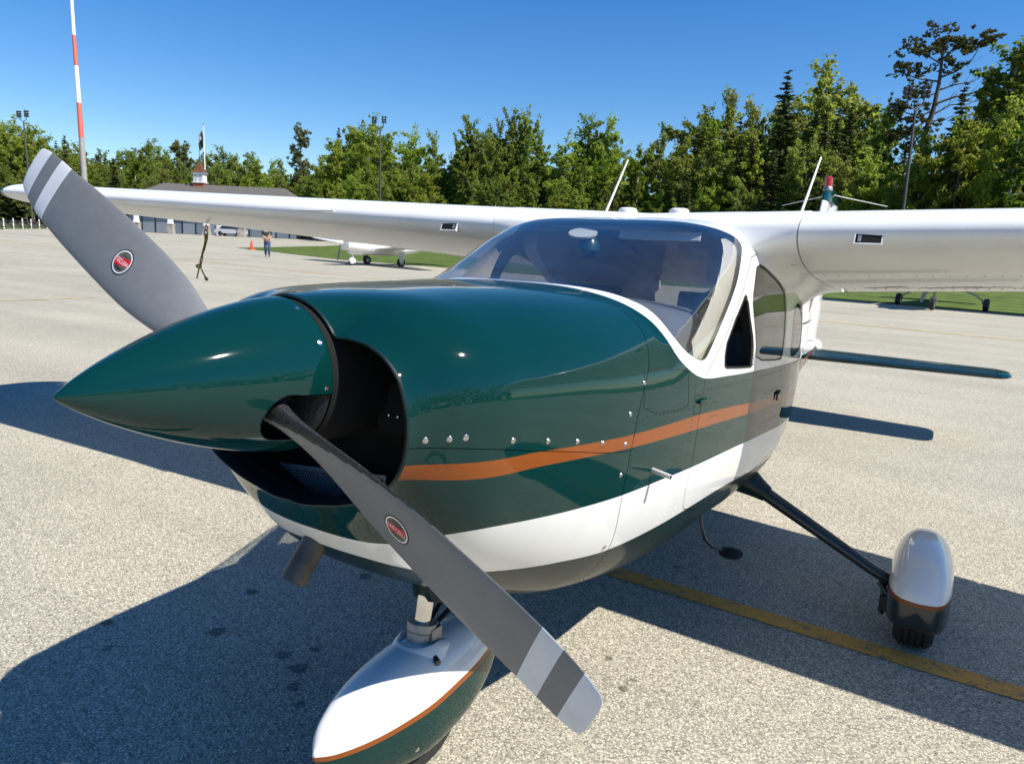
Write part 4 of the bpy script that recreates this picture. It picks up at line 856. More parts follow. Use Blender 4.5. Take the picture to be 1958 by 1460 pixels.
W_T = lin([(.5,.90),(.585,.905),(.60,.93),(.635,.968),(.70,.975),(.8,.968),(.98,.955),(1.18,.944),(1.42,.932),(1.73,.91),(2.18,.876),(2.5,.85),(3.08,.797),(4,.72),(8,.63)])
W_B = lin([(.5,.85),(.62,.845),(.64,.838),(.81,.809),(1.0,.785),(1.21,.765),(1.67,.752),(1.94,.738),(2.31,.704),(3,.64),(4,.60),(8,.58)])
C_Z = lin([(.5,1.190),(.604,1.181),(.842,1.137),(1.211,1.069),(1.5,1.05)])   # upper / lower cowl joint

PAINT = ['green', 'orange', 'white', 'navy']
def build(name, P, F, mats, mi, off=0., parent=PL, flip=False):
    S = surf(P[:, 0], P[:, 1]); n = snorm(P[:, 0], P[:, 1])
    if off: S = S+n*off
    a, b, c = (np.array([f[k] for f in F]) for k in range(3))
    fn = np.cross(S[b]-S[a], S[c]-S[a]); wrong = (fn*n[a]).sum(1) < 0
    F = [tuple(reversed(f)) if w != flip else tuple(f) for f, w in zip(F, wrong)]
    return mk(name, S, F, mats, parent, mi, normals=(-n if flip else n))
def painted(name, P, F, mats=None):
    """one part, its faces cut exactly along the paint lines"""
    VV, FF, MI, n = [], [], [], 0
    def put(p, f, k):
        nonlocal n
        if len(f) == 0: return
        VV.append(p); FF.extend([tuple(i+n for i in q) for q in f]); MI.extend([k]*len(f)); n += len(p)
    p, f = clip(P, F, sdf(P, TRIM)); put(p, f, 2)
    P, F = clip(P, F, -sdf(P, TRIM))
    for fn, k in ((S_T, 0), (S_B, 1), (W_T, 0), (W_B, 2)):
        if not F: break
        d = fn(P)-zs(P)
        p, f = clip(P, F, d); put(p, f, k)
        P, F = clip(P, F, -d)
    if F: put(P, F, 3)
    return build(name, np.concatenate(VV), FF, [M[m] for m in (mats or PAINT)], MI)
def grid(ys, ph):
    Y, H = np.meshgrid(ys, ph, indexing='ij'); n = len(ph)
    P = np.stack([Y.ravel(), H.ravel()], 1)
    return P, [(i*n+j, i*n+j+1, (i+1)*n+j+1, (i+1)*n+j) for i in range(len(ys)-1) for j in range(n-1)]
PH = np.linspace(-np.pi, np.pi, 260)
g1 = np.concatenate([.5+.1*np.linspace(0, 1, 16)**1.8, np.linspace(.61, 1.50, 52)])
g2 = np.concatenate([np.linspace(1.17, 3.9, 140), np.linspace(3.95, 8., 50)])
GAP = .0014
SHEET = ['green_metal', 'orange', 'white', 'navy']
# --- engine cowl
P, F = grid(g1, PH)
P, F = clip(P, F, P[:, 0]-yc(P)+GAP)
Pu, Fu = clip(P, F, C_Z(P)+GAP*.7-zs(P)); painted('upper_cowl', Pu, Fu)
Pl, Fl = clip(P, F, zs(P)-C_Z(P)+GAP*.7); painted('lower_cowl', Pl, Fl)
# rolled intake lip and dark throat, following the lip line inwards
a_ = np.linspace(-np.pi, np.pi, 181)
def lip_ring(k, y):
    aa = np.abs(a_); r = pchip(aa, LA, LR)*k
    return np.stack([r*np.sin(a_), np.full_like(a_, y), 1.2+r*np.cos(a_)], -1)
ring = [lip_ring(1.0, .500), lip_ring(.992, .4955), lip_ring(.978, .495), lip_ring(.966, .500), lip_ring(.955, .515), lip_ring(.945, .56)]
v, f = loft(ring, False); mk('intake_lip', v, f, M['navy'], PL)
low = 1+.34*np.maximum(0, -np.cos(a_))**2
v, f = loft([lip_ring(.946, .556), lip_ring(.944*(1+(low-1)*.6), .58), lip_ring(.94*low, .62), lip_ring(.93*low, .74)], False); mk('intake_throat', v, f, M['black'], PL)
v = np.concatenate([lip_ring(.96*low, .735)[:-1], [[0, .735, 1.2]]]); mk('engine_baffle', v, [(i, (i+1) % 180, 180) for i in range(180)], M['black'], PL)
# --- fuselage and doors
P, F = grid(g2, PH)
P, F = clip(P, F, yc(P)+GAP-P[:, 0])
for w in (WS, RWIN, BWIN): P, F = clip(P, F, -sdf(P, w)-.0005)
Pb, Fb = clip(P, F, GAP-sdf(P, DOOR)); painted('fuselage', Pb, Fb, SHEET)
Pd, Fd = clip(P, F, sdf(P, DOOR)+GAP)
for w in (DWIN, VENT): Pd, Fd = clip(Pd, Fd, -sdf(Pd, w)-.0005)
for sgn, in ((1,), (-1,)):
    p, f = clip(Pd, Fd, -sgn*Pd[:, 1]); painted('cabin_door', p, f, SHEET)
# dark bottoms of the joints
P, F = grid(np.linspace(.5, 1.5, 160), PH)
d = np.minimum(np.abs(P[:, 0]-yc(P)), np.where(P[:, 0] < yc(P), np.abs(zs(P)-C_Z(P)), 9))-.008
p, f = clip(P, F, d); build('cowl_joint', p, f, [M['seam']], [0]*len(f), -.005)
P, F = grid(np.linspace(1.5, 3.3, 260), np.linspace(.6, 2.2, 220))
p, f = band(P, F, lambda q: sdf(q, DOOR), .009); build('door_joint', p, f, [M['seam']], [0]*len(f), -.005)
# --- glazing
P, F = grid(np.linspace(1.4, 2.4, 70), np.linspace(-1.3, 1.3, 130))
p, f = clip(P, F, sdf(P, WS)); build('windshield', p, f, [M['ws']], [0]*len(f), -.001)
p, f = band(P, F, lambda q: sdf(q, WS), .0035); build('windshield_seal', p, f, [M['seam']], [0]*len(f), -.0015)
for poly, nm, ys in ((DWIN, 'door_window', (2.2, 3.0)), (RWIN, 'rear_side_window', (3.05, 3.85))):
    for sg in (1, -1):
        P, F = grid(np.linspace(*ys, 50), sg*np.linspace(.7, 1.4, 50))
        p, f = clip(P, F, sdf(P, poly)); build(nm, p, f, [M['win']], [0]*len(f), -.002)
        p, f = band(P, F, lambda q: sdf(q, poly), .0020); build('window_seal', p, f, [M['seam']], [0]*len(f), .003)
P, F = grid(np.linspace(3.9, 4.85, 40), np.linspace(-1.1, 1.1, 70))
p, f = clip(P, F, sdf(P, BWIN)); build('back_window', p, f, [M['win']], [0]*len(f), -.002)
# vent windows: near one hinged open, the far one closed
for sg in (1, -1):
    P, F = grid(np.linspace(1.9, 2.4, 60), sg*np.linspace(.85, 1.32, 60))
    p, f = band(P, F, lambda q: sdf(q, VENT)+.002, .0036); build('vent_frame', p, f, [M['black']], [0]*len(f), .003)
    if sg > 0: continue
    p, f = clip(P, F, sdf(P, VENT)+.004)
    o = build('vent_window', p, f, [M['win']], [0]*len(f), -.003)
# bare edge post of the opened near vent pane
v, f = loft([np.array([surf(y, ph)+snorm(np.array([y]), np.array([ph]))[0]*d for y, ph, d in ((yy, pp, -.03), (yy+.03, pp+.01, -.03), (yy+.03, pp+.01, .002), (yy, pp, .002))]) for yy, pp in ((2.19, .92), (2.222, 1.0), (2.282, 1.11), (2.30, 1.2), (2.298, 1.265))], True)
mk('vent_post', v, f, M['black'], PL)
# --- cabin lining with the same window openings
P, F = grid(np.linspace(1.5, 4.95, 120), PH[::1])
for w in (WS, DWIN, VENT, RWIN, BWIN): P, F = clip(P, F, .004-sdf(P, w))
a = np.abs(P[:, 1])
p, f = clip(P, F, a-.60); build('headliner', p, f, [M['headliner']], [0]*len(f), -.030, flip=True)
p, f = clip(P, F, .60-a); build('cabin_lining', p, f, [M['beige']], [0]*len(f), -.028, flip=True)
# beige windshield posts
for sg in (1, -1):
    P, F = grid(np.linspace(1.70, 2.4, 60), sg*np.linspace(.55, 1.25, 60))
    dd = np.where(P[:, 0] < 2.33, np.abs(sdf(P, WS)+.045)-.047, 9)
    m_ = (np.abs(P[:, 1]) > .60)
    # only the rear edge of the opening carries a post
    edge = P[:, 0]-(2.345-(np.abs(P[:, 1])-.65)*1.13)
    p, f = clip(P, F, np.maximum(np.maximum(-edge-.165, edge-.03), np.maximum(.60-np.abs(P[:, 1]), np.abs(P[:, 1])-1.18)))
    build('windshield_post', p, f, [M['beige']], [0]*len(f), -.022)
    p, f = clip(P, F, np.maximum(np.abs(edge+.162)-.006, np.maximum(.60-np.abs(P[:, 1]), np.abs(P[:, 1])-1.17)))
    build('post_piping', p, f, [M['visor']], [0]*len(f), -.018)
# glareshield: a band hugging the windshield foot, then a padded shelf
rings = []
for y, dz, k in ((1.425, -.012, .985), (1.50, -.02, .975), (1.60, -.055, .965), (1.70, -.11, .955), (1.80, -.165, .95), (1.90, -.215, .945), (1.96, -.25, .94), (1.975, -.275, .935), (1.965, -.30, .93)):
    ph = np.linspace(-1.32, 1.32, 61); s = surf(np.full(61, max(y, 1.45)), ph)
    r = np.stack([s[:, 0]*k, np.full(61, y), np.minimum(s[:, 2]+dz*np.exp(-(s[:, 0]/.62)**6), s[:, 2]-.012)], -1)
    rings.append(r)
v, f = loft(rings, False); mk('glareshield', v, f, M['dash'], PL)
edge = rings[6][4:-4]+np.array([0, .006, .004]); v, f = tube(edge, .009, 8); mk('glareshield_piping', v, f, M['dash'], PL)
v, f = box((0, 1.99, 1.12), (1.08, .03, .46)); mk('instrument_panel', v, f, M['black'], PL)
v, f = box((0, 2.75, .60), (.86, 2.3, .04)); mk('cabin_floor', v, f, M['headliner'], PL)
v, f = box((0, 4.25, .86), (.86, .04, .60)); mk('rear_bulkhead', v, f, M['headliner'], PL)
def seat(x, y, head=True):
    e = bpy.data.objects.new('seat', None); COL.objects.link(e); e.parent = PL; e.location = np.array((x, y, .6))-WO[PL]; WO[e] = np.array((x, y, .6))
    def pad(nm, prof, w):
        rings = []
        for k, (py, pz, ty, tz) in enumerate(prof):
            a = np.linspace(0, 2*np.pi, 20, endpoint=False); c, s = np.cos(a), np.sin(a)
            rings.append(np.stack([x+np.sign(c)*np.abs(c)**.4*w, y+py+ty*np.sign(s)*np.abs(s)**.6, pz+tz*np.sign(s)*np.abs(s)**.6], -1))
        v, f = loft(rings); mk(nm, v, f, M['seat'], e)
    pad('seat_cushion', [(-.24, .80, 0, .02), (-.22, .80, 0, .06), (.2, .78, 0, .06), (.24, .78, 0, .03)], .23)
    pad('seat_back', [(.20, .78, .03, 0), (.22, .80, .06, 0), (.34, 1.18, .055, 0), (.37, 1.26, .04, 0), (.375, 1.275, .01, 0)], .235)
    if head: pad('headrest', [(.385, 1.30, .02, 0), (.385, 1.31, .045, 0), (.40, 1.42, .045, 0), (.405, 1.44, .015, 0)], .14)
for x, y, h in ((-.29, 2.35, 1), (.29, 2.35, 1), (-.29, 3.25, 0), (.29, 3.25, 0)): seat(x, y, h)
# sun visor, compass, mirror disc
tv = .5; v, f = box((.215, 2.235, 1.680), (.345, .010, .042), [[1, 0, 0], [0, math.cos(tv), math.sin(tv)], [0, -math.sin(tv), math.cos(tv)]]); o = mk('sun_visor', v, f, M['visor'], PL)
bv = o.modifiers.new('b', 'BEVEL'); bv.width = .004; bv.segments = 3
v, f = revolve([(-.05, .002), (-.045, .028), (-.02, .046), (.01, .046), (.035, .03), (.045, .002)], (-.06, 2.16, 1.625), (0, .2, 1), 20); mk('compass', v, f, pm('compass_case', (.012, .06, .07), .3), PL)
v, f = revolve([(-.006, .001), (-.004, .06), (.004, .06), (.006, .001)], (-.085, 2.15, 1.678), (.1, -.35, 1), 24); mk('inspection_sticker_disc', v, f, M['visor'], PL)

# --- spinner
SP_T = .0388; AX = np.array([0, math.cos(SP_T), -math.sin(SP_T)]); UX = np.array([1., 0, 0]); WX = np.array([0, math.sin(SP_T), math.cos(SP_T)])
SP0 = np.array([0, 0, 1.3227]); SPL = .469; SPR = .1696; BY = .38; BPHI = -.465
DP = math.cos(BPHI)*UX+math.sin(BPHI)*WX
s_ = np.concatenate([[0, .002, .006, .014], np.linspace(.03, 1, 70)]); A_ = np.linspace(0, 2*np.pi, 241)
def spin_pt(s, A):
    r = SPR*(1-(1-np.clip(s, 0, 1))**1.465)**.8423
    return SP0+(s*SPL)[..., None]*AX+r[..., None]*(np.cos(A)[..., None]*UX+np.sin(A)[..., None]*WX)
S, A = np.meshgrid(s_, A_, indexing='ij'); P = np.stack([S.ravel(), A.ravel()], 1); n = len(A_)
F = [(i*n+j, i*n+j+1, (i+1)*n+j+1, (i+1)*n+j) for i in range(len(s_)-1) for j in range(n-1)]
def cut_d(P):
    X = spin_pt(P[:, 0], P[:, 1])-SP0; t = X@AX; w = X-np.outer(t, AX); lat = w@np.cross(AX, DP)
    side = np.abs(w@DP) > .03
    dy = np.where(t < BY-.002, t-(BY-.002), np.maximum(0, t-(BY+.005)))
    k = np.where(t > BY, np.abs(lat)-.056+.25*np.maximum(0, t-.43)*0, np.hypot(dy, lat)-.056)
    return np.where(side, k, .1)
P2, F2 = clip(P, F, -cut_d(P)); v = spin_pt(P2[:, 0], P2[:, 1])
key = {}; mp = [key.setdefault(tuple(np.round(q, 6)), len(key)) for q in v]; v = np.array(list(key)); F2 = [tuple(dict.fromkeys(mp[i] for i in f)) for f in F2]; F2 = [f for f in F2 if len(f) > 2]
spinner = mk('spinner', v, F2, M['green'], PL, angle=60)
sm = spinner.modifiers.new('t', 'SOLIDIFY'); sm.thickness = .0025; sm.offset = -1
v, f = revolve([(.455, .002), (.455, .150), (.463, .1635), (.470, .1635), (.472, .15), (.472, .002)], SP0, AX, 64); mk('spinner_backplate', v, f, M['boot'], PL)
v, f = revolve([(.476, .02), (.476, .164), (.482, .168), (.72, .165), (.72, .02)], SP0, AX, 64); mk('nose_bowl_ring', v, f, M['black'], PL)
v, f = revolve([(.22, .002), (.23, .05), (.30, .07), (.46, .075)], SP0, AX, 32); mk('propeller_hub', v, f, M['boot'], PL)
def screw(p, nrm, r=.0062, parent=PL):
    v, f = revolve([(-.002, r), (.0008, r), (.0024, r*.8), (.0031, r*.35), (.0026, r*.2)], p, nrm, 12)
    return mk('screw', v, f, M['steel'], parent)
for k in range(10):
    a = BPHI+math.radians(24+33*k if k < 5 else 204+33*(k-5))
    if abs(math.remainder(a-BPHI, math.pi)) < .40: continue
    p = spin_pt(np.array(.965), np.array(a)); nr = math.cos(a)*UX+math.sin(a)*WX-.12*AX
    screw(p, nr, .0078, spinner)
# --- propeller blades
def tab(x, t): t = np.array(t); return float(pchip(np.array(x), t[:, 0], t[:, 1]))
CH = [(.06,.070),(.10,.072),(.15,.084),(.22,.112),(.30,.140),(.40,.160),(.50,.166),(.60,.167),(.70,.164),(.80,.156),(.88,.146),(.94,.127),(.955,.115),(.962,.098),(.9655,.070)]
TH = [(.06,.95),(.10,.85),(.15,.52),(.22,.28),(.30,.17),(.5,.10),(.7,.075),(.965,.055)]
BE = [(.06,50),(.15,46),(.2,42),(.3,34),(.4,28),(.5,24),(.65,20),(.8,17),(.966,14)]
LEO = [(.06,0),(.2,.0),(.3,-.003),(.4,-.004),(.6,-.007),(.8,-.010),(.966,-.022)]
def blade_frame(sgn, r):
    d = sgn*DP; tm = sgn*(math.cos(BPHI)*WX-math.sin(BPHI)*UX); fw = -AX; b = math.radians(tab(r, BE))
    e = math.cos(b)*tm+math.sin(b)*fw; nn = math.cos(b)*fw-math.sin(b)*tm
    return d, e, nn
def blade_face(sgn, r, c, off=0.):
    """point on the forward face; c is metres from mid chord towards the leading edge"""
    d, e, nn = blade_frame(sgn, r); ch = tab(r, CH); th = tab(r, TH)*ch; q = max(-1, min(1, 2*c/ch))
    return SP0+BY*AX+r*d+(c+tab(r, LEO))*e+nn*(blade_up(q)*th+off)
def blade_up(q): return .62*max(0., 1-abs(q)**2.3)**.62*(1+.18*q)
def blade_lo(q): return -.38*max(0., 1-abs(q)**3.5)**.6
def blade(sgn):
    rs = sorted(set(list(np.linspace(.06, .62, 60))+list(np.linspace(.63, .95, 18))+[.82, .868, .915, .955, .959, .962, .9645, .9655]))
    q = np.cos(np.linspace(0, np.pi, 37)); rings = []
    for r in rs:
        d, e, nn = blade_frame(sgn, r); ch = tab(r, CH); th = tab(r, TH)*ch; k = 0 if r > .10 else 1
        o = SP0+BY*AX+r*d+tab(r, LEO)*e
        rings.append(np.array([o+e*(x*ch/2)+nn*blade_up(x)*th for x in q]+[o+e*(x*ch/2)+nn*blade_lo(x)*th for x in q[::-1][1:-1]]))
    v, f = loft(rings); n = len(rings[0]); mi = []
    for i in range(len(rs)-1):
        rm = (rs[i]+rs[i+1])/2
        for j in range(n):
            w = (.82 < rm < .868) or rm > .915
            m = 1 if w else 0
            if sgn > 0 and .08 < rm < .62 and (j >= n-12 or j <= 12*(.60-rm)/.5): m = 2
            mi.append(m)
    mi += [0, 1]
    return mk('propeller_blade', v, f, [M['prop'], M['prop_white'], M['boot']], PL, mi, angle=50)
def decal(b, sgn, r0, c0, R):
    VV, FF, MI, n = [], [], [], 0
    def put(pts, faces, m, off):
        nonlocal n
        VV.extend([blade_face(sgn, r0+p[0], c0+p[1], off) for p in pts]); FF.extend([tuple(i+n for i in q) for q in faces]); MI.extend([m]*len(faces)); n += len(pts)
    def ringf(ra, rb, m, off, N=40):
        a = np.linspace(0, 2*np.pi, N, endpoint=False); p = [(x*math.cos(t), x*math.sin(t)) for x in (ra, rb) for t in a]
        put(p, [(i, (i+1) % N, N+(i+1) % N, N+i) for i in range(N)], m, off)
    ringf(R*.94, R*1.04, 3, .0006); ringf(R*.84, R*.94, 2, .0006); ringf(R*.02, R*.84, 1, .0006)
    ca, sa = math.cos(.28), math.sin(.28)
    xs = np.linspace(-.82, .82, 13); p = []
    for x in xs:
        h = .29
        for y in (-h, h):
            lim = math.sqrt(max(0, .84**2-y*y)); xx = max(-lim, min(lim, x)); p.append((R*(xx*ca-y*sa), R*(xx*sa+y*ca)))
    put(p, [(2*i, 2*i+1, 2*i+3, 2*i+2) for i in range(len(xs)-1)], 0, .0010)
    for yy, l0, l1 in ((.52, -.45, .45), (.44, -.5, .5), (.60, -.3, .3), (-.50, -.35, .4)):
        put([(R*l0, R*yy), (R*l1, R*yy), (R*l1, R*(yy+.035)), (R*l0, R*(yy+.035))], [(0, 1, 2, 3)], 3, .0010)
    cu = bpy.data.curves.new('t', 'FONT'); cu.body = 'HARTZELL'; cu.size = 1.; cu.resolution_u = 3
    to = bpy.data.objects.new('t', cu); COL.objects.link(to)
    dg = bpy.context.evaluated_depsgraph_get(); me = bpy.data.meshes.new_from_object(to.evaluated_get(dg))
    tv = np.array([w.co[:2] for w in me.vertices]); tf = [tuple(p.vertices) for p in me.polygons]
    bpy.data.objects.remove(to); bpy.data.meshes.remove(me); bpy.data.curves.remove(cu)
    mn, mx = tv.min(0), tv.max(0); tv = (tv-(mn+mx)/2)/(mx-mn)*[1.62*R, .34*R]
    ca, sa = math.cos(.05), math.sin(.05)
    put([(x*ca-y*sa, x*sa+y*ca) for x, y in tv], tf, 2, .0014)
    o = mk('maker_decal', VV, FF, [M['red_decal'], M['gold_decal'], M['white_decal'], M['dark_decal']], b, MI, smooth=False)
for sgn, r0, c0 in ((1, .495, .004), (-1, .478, .002)):
    b = blade(sgn); WO[b] = np.array(b.location)+WO[PL]
    decal(b, sgn, r0, c0, .0315)
# --- air filter in the chin, baffle screws, exhaust
e1, e2 = np.array([.99, .05, .09]), np.array([.10, -.02, -.99]); e1 = e1/np.linalg.norm(e1); e2 = e2-e1*(e1@e2); e2 /= np.linalg.norm(e2); e3 = np.cross(e1, e2)
FC = np.array([-.045, .66, 1.022]); RR = np.stack([e1, e2, e3], 1)
parts = []; w_, h_ = .37, .14
for a in np.arange(-w_, w_+h_, .0092):
    for sg in (1, -1):
        p, q = np.array([a, 0.]), np.array([a+sg*h_*.62, h_])
        t0, t1 = 0., 1.
        dx = q[0]-p[0]
        ts_ = sorted([(0-p[0])/dx, (w_-p[0])/dx]); t0 = max(0, ts_[0]); t1 = min(1, ts_[1])
        if t1-t0 < .05: continue
        A3, B3 = [FC+e1*((p+(q-p)*t)[0]-w_/2)+e2*((p+(q-p)*t)[1]) for t in (t0, t1)]
        parts.append(tube([A3, B3], .0016, 3, False))
v, f = join(parts); o = mk('filter_mesh', v, f, M['mesh_wire'], PL); o['kind'] = 'stuff'
v, f = join([box(FC+e1*0-e2*.004, (w_+.02, .010, .008), RR), box(FC+e2*(h_+.004), (w_+.02, .008, .008), RR), box(FC-e1*(w_/2+.005)+e2*h_/2, (.008, h_, .008), RR), box(FC+e1*(w_/2+.005)+e2*h_/2, (.008, h_, .008), RR)])
mk('filter_frame', v, f, M['alu'], PL)
v, f = box(FC+e2*h_/2+np.array([0, .018, 0]), (w_, h_, .004), RR); mk('filter_backing', v, f, M['black'], PL)
v, f = box((.24, .66, 1.22), (.22, .004, .12)); mk('baffle_panel', v, f, M['black'], PL)
for x in (.165, .192, .219): screw((x, .655, 1.205), (0, -1, 0), .0045)
a, b_ = np.array([-.045, .70, .93]), np.array([-.075, .575, .745])
v, f = tube([a, b_, b_+(a-b_)*.02, a+(b_-a)*.3], [.034, .034, .030, .028], 24, False); mk('exhaust_pipe', v, f, M['exhaust'], PL)
# cowl fasteners
for y, ph in ((.532,1.560),(.573,1.560),(.602,1.558),(.716,1.585),(.835,1.597),(.95,1.605),(1.062,1.605),(1.179,1.592),(1.168,1.749),(1.195,1.44),(1.285,1.283),(1.182,2.13)):
    p = surf(y, ph); nn = snorm(np.array([y]), np.array([ph]))[0]
    screw(p, nn, .0074)
    q = p*np.array([-1, 1, 1]); screw(q, nn*np.array([-1, 1, 1]), .0060)
# rivet lines, pieces too small to pick apart singly
parts = []; wparts = []
def rivets(pts, r=.0021):
    for y, ph in pts:
        for sg in (1, -1):
            p = surf(y, sg*ph); nn = snorm(np.array([y]), np.array([sg*ph]))[0]; u, w = frame_of(nn)
            a = np.linspace(0, 2*np.pi, 6, endpoint=False)
            ring = [p+nn*.0002+r*(np.cos(t)*u+np.sin(t)*w) for t in a]+[p+nn*.0016+.5*r*(np.cos(t)*u+np.sin(t)*w) for t in a]
            q1 = np.array([[y, ph]]); white_ = (W_B(q1)[0] < p[2] < W_T(q1)[0]) or sdf(q1, TRIM)[0] < 0
            (wparts if white_ else parts).append((np.array(ring), [(i, (i+1) % 6, 6+(i+1) % 6, 6+i) for i in range(6)]+[tuple(range(6, 12))]))
def rl(a, b, n): return [(a[0]+(b[0]-a[0])*k/(n-1), a[1]+(b[1]-a[1])*k/(n-1)) for k in range(n)]
for q in (rl((1.235, 1.42), (1.205, 1.9), 16), rl((1.225, 2.0), (1.25, 2.5), 14), rl((1.66, 1.3), (1.60, 2.1), 22), rl((1.50, 1.85), (1.48, 2.2), 12), rl((1.62, 1.85), (1.58, 2.2), 12),
          rl((1.3, 1.45), (1.66, 1.42), 14), rl((1.25, 2.42), (2.7, 2.36), 56), rl((3.13, 1.36), (3.17, 2.1), 30), rl((3.2, 1.36), (3.24, 2.1), 30), rl((1.78, 1.335), (2.95, 1.375), 30),
          rl((2.6, 1.5), (2.9, 1.5), 8), rl((2.6, 1.62), (2.9, 1.63), 8), rl((2.65, 1.72), (2.95, 1.73), 8), rl((2.0, 1.78), (3.0, 1.86), 22), rl((1.84, 1.42), (1.9, 1.42), 4), rl((1.84, 1.5), (1.9, 1.5), 4),
          rl((3.3, 1.36), (6.5, 1.40), 90), rl((3.3, 1.9), (6.5, 1.8), 90), rl((1.50, 2.05), (1.56, 1.98), 4), rl((1.50, 2.02), (1.56, 1.95), 4), rl((2.02, .99), (1.80, 1.20), 12)): rivets(q)
v, f = join(parts); o = mk('rivets', v, f, M['green_metal'], PL, smooth=False); o['kind'] = 'stuff'
v, f = join(wparts); o = mk('rivets', v, f, M['white'], PL, smooth=False); o['kind'] = 'stuff'
# access panel outline, hinge, handle, drain tube
P, F = grid(np.linspace(1.2, 1.75, 90), np.linspace(1.2, 1.6, 70))
AP = chaikin([(1.27,1.44),(1.60,1.42),(1.60,1.36),(1.60,1.24),(1.585,1.215),(1.3,1.215),(1.285,1.3)], 1)
p, f = band(P, F, lambda q: sdf(q, AP), .0012); build('access_panel_joint', p, f, [M['seam']], [0]*len(f), .0008)
P, F = grid(np.linspace(1.64, 1.76, 60), np.linspace(1.33, 1.52, 50))
p, f = band(P, F, lambda q: sdf(q, [(1.66,1.36),(1.72,1.36),(1.72,1.46),(1.66,1.46)]), .0011); build('hinge_plate_joint', p, f, [M['seam']], [0]*len(f), .0008)
for sg in (1, -1):
    p = surf(1.69, sg*1.395); v, f = tube([p+[sg*.004, 0, 0], p+[sg*.010, .035, 0], p+[sg*.012, .10, -.004]], [.006, .007, .004], 10); mk('door_hinge', v, f, M['green_metal'], PL)
    p = surf(2.91, sg*1.54); v, f = join([box(p+[sg*.004, 0, 0], (.008, .075, .012)), box(p+[sg*.006, -.03, -.018], (.006, .012, .03))]); mk('door_handle', v, f, M['black'], PL)
p = surf(1.36, 1.74); v, f = tube([p-[.03, -.02, 0], p+[.004, .0, .004], p+[.062, -.012, -.002]], [.0075, .0075, .0075], 12); mk('vent_tube', v, f, M['visor'], PL)
v, f = tube([p+[.062, -.012, -.002], p+[.0625, -.0121, -.002]], [.0058, .0058], 12); mk('vent_tube_bore', v, f, M['black'], PL)

# --- wings
def wle(x): a = abs(x); return np.array([x, 2.418-.038*(a-.9), 1.726+.032*(a-.9)])
def wte(x): a = abs(x); c = 1.734-.479*a/5.41; return np.array([x, 2.418-.038*(a-.9)+c, 1.39+.072*a])
def foil(xc, t, up):
    yt = 5*t*(.2969*np.sqrt(xc)-.1260*xc-.3516*xc**2+.2843*xc**3-.1030*xc**4)
    m, p = .022, .42
    ycm = np.where(xc < p, m/p**2*(2*p*xc-xc**2), m/(1-p)**2*((1-2*p)+2*p*xc-xc**2))
    return ycm+yt if up else ycm-yt
def wpt(x, xc, up, grow=0.):
    L, T = wle(x), wte(x); c = np.linalg.norm((T-L)[1:]); d = (T-L)/c; d[0] = 0
    nrm = np.array([0, -d[2], d[1]]); t = .155-.03*abs(x)/5.4
    z = foil(np.asarray(xc, float), t, up)*c+(grow if up else -grow)
    return L+np.multiply.outer(np.asarray(xc, float)*c, d)+np.multiply.outer(z, nrm)
def cosx(a, b, n): s = .5-.5*np.cos(np.linspace(0, np.pi, n)); return a+(b-a)*s
XQ = .745
def main_ring(x, grow=0., xe=XQ):
    xu = xe*(1-np.cos(np.linspace(np.pi/2, 0, 34))); xl = xe*(1-np.cos(np.linspace(0, np.pi/2, 34)))[1:]
    return np.concatenate([wpt(x, xu, True, grow), wpt(x, xl, False, grow)])
def te_ring(x, x0):
    xu = np.linspace(1, x0, 14); xl = np.linspace(x0, 1, 14)[:-1]
    return np.concatenate([wpt(x, xu, True), wpt(x, [x0-.0004], True)*.5+wpt(x, [x0-.0004], False)*.5, wpt(x, xl, False)])
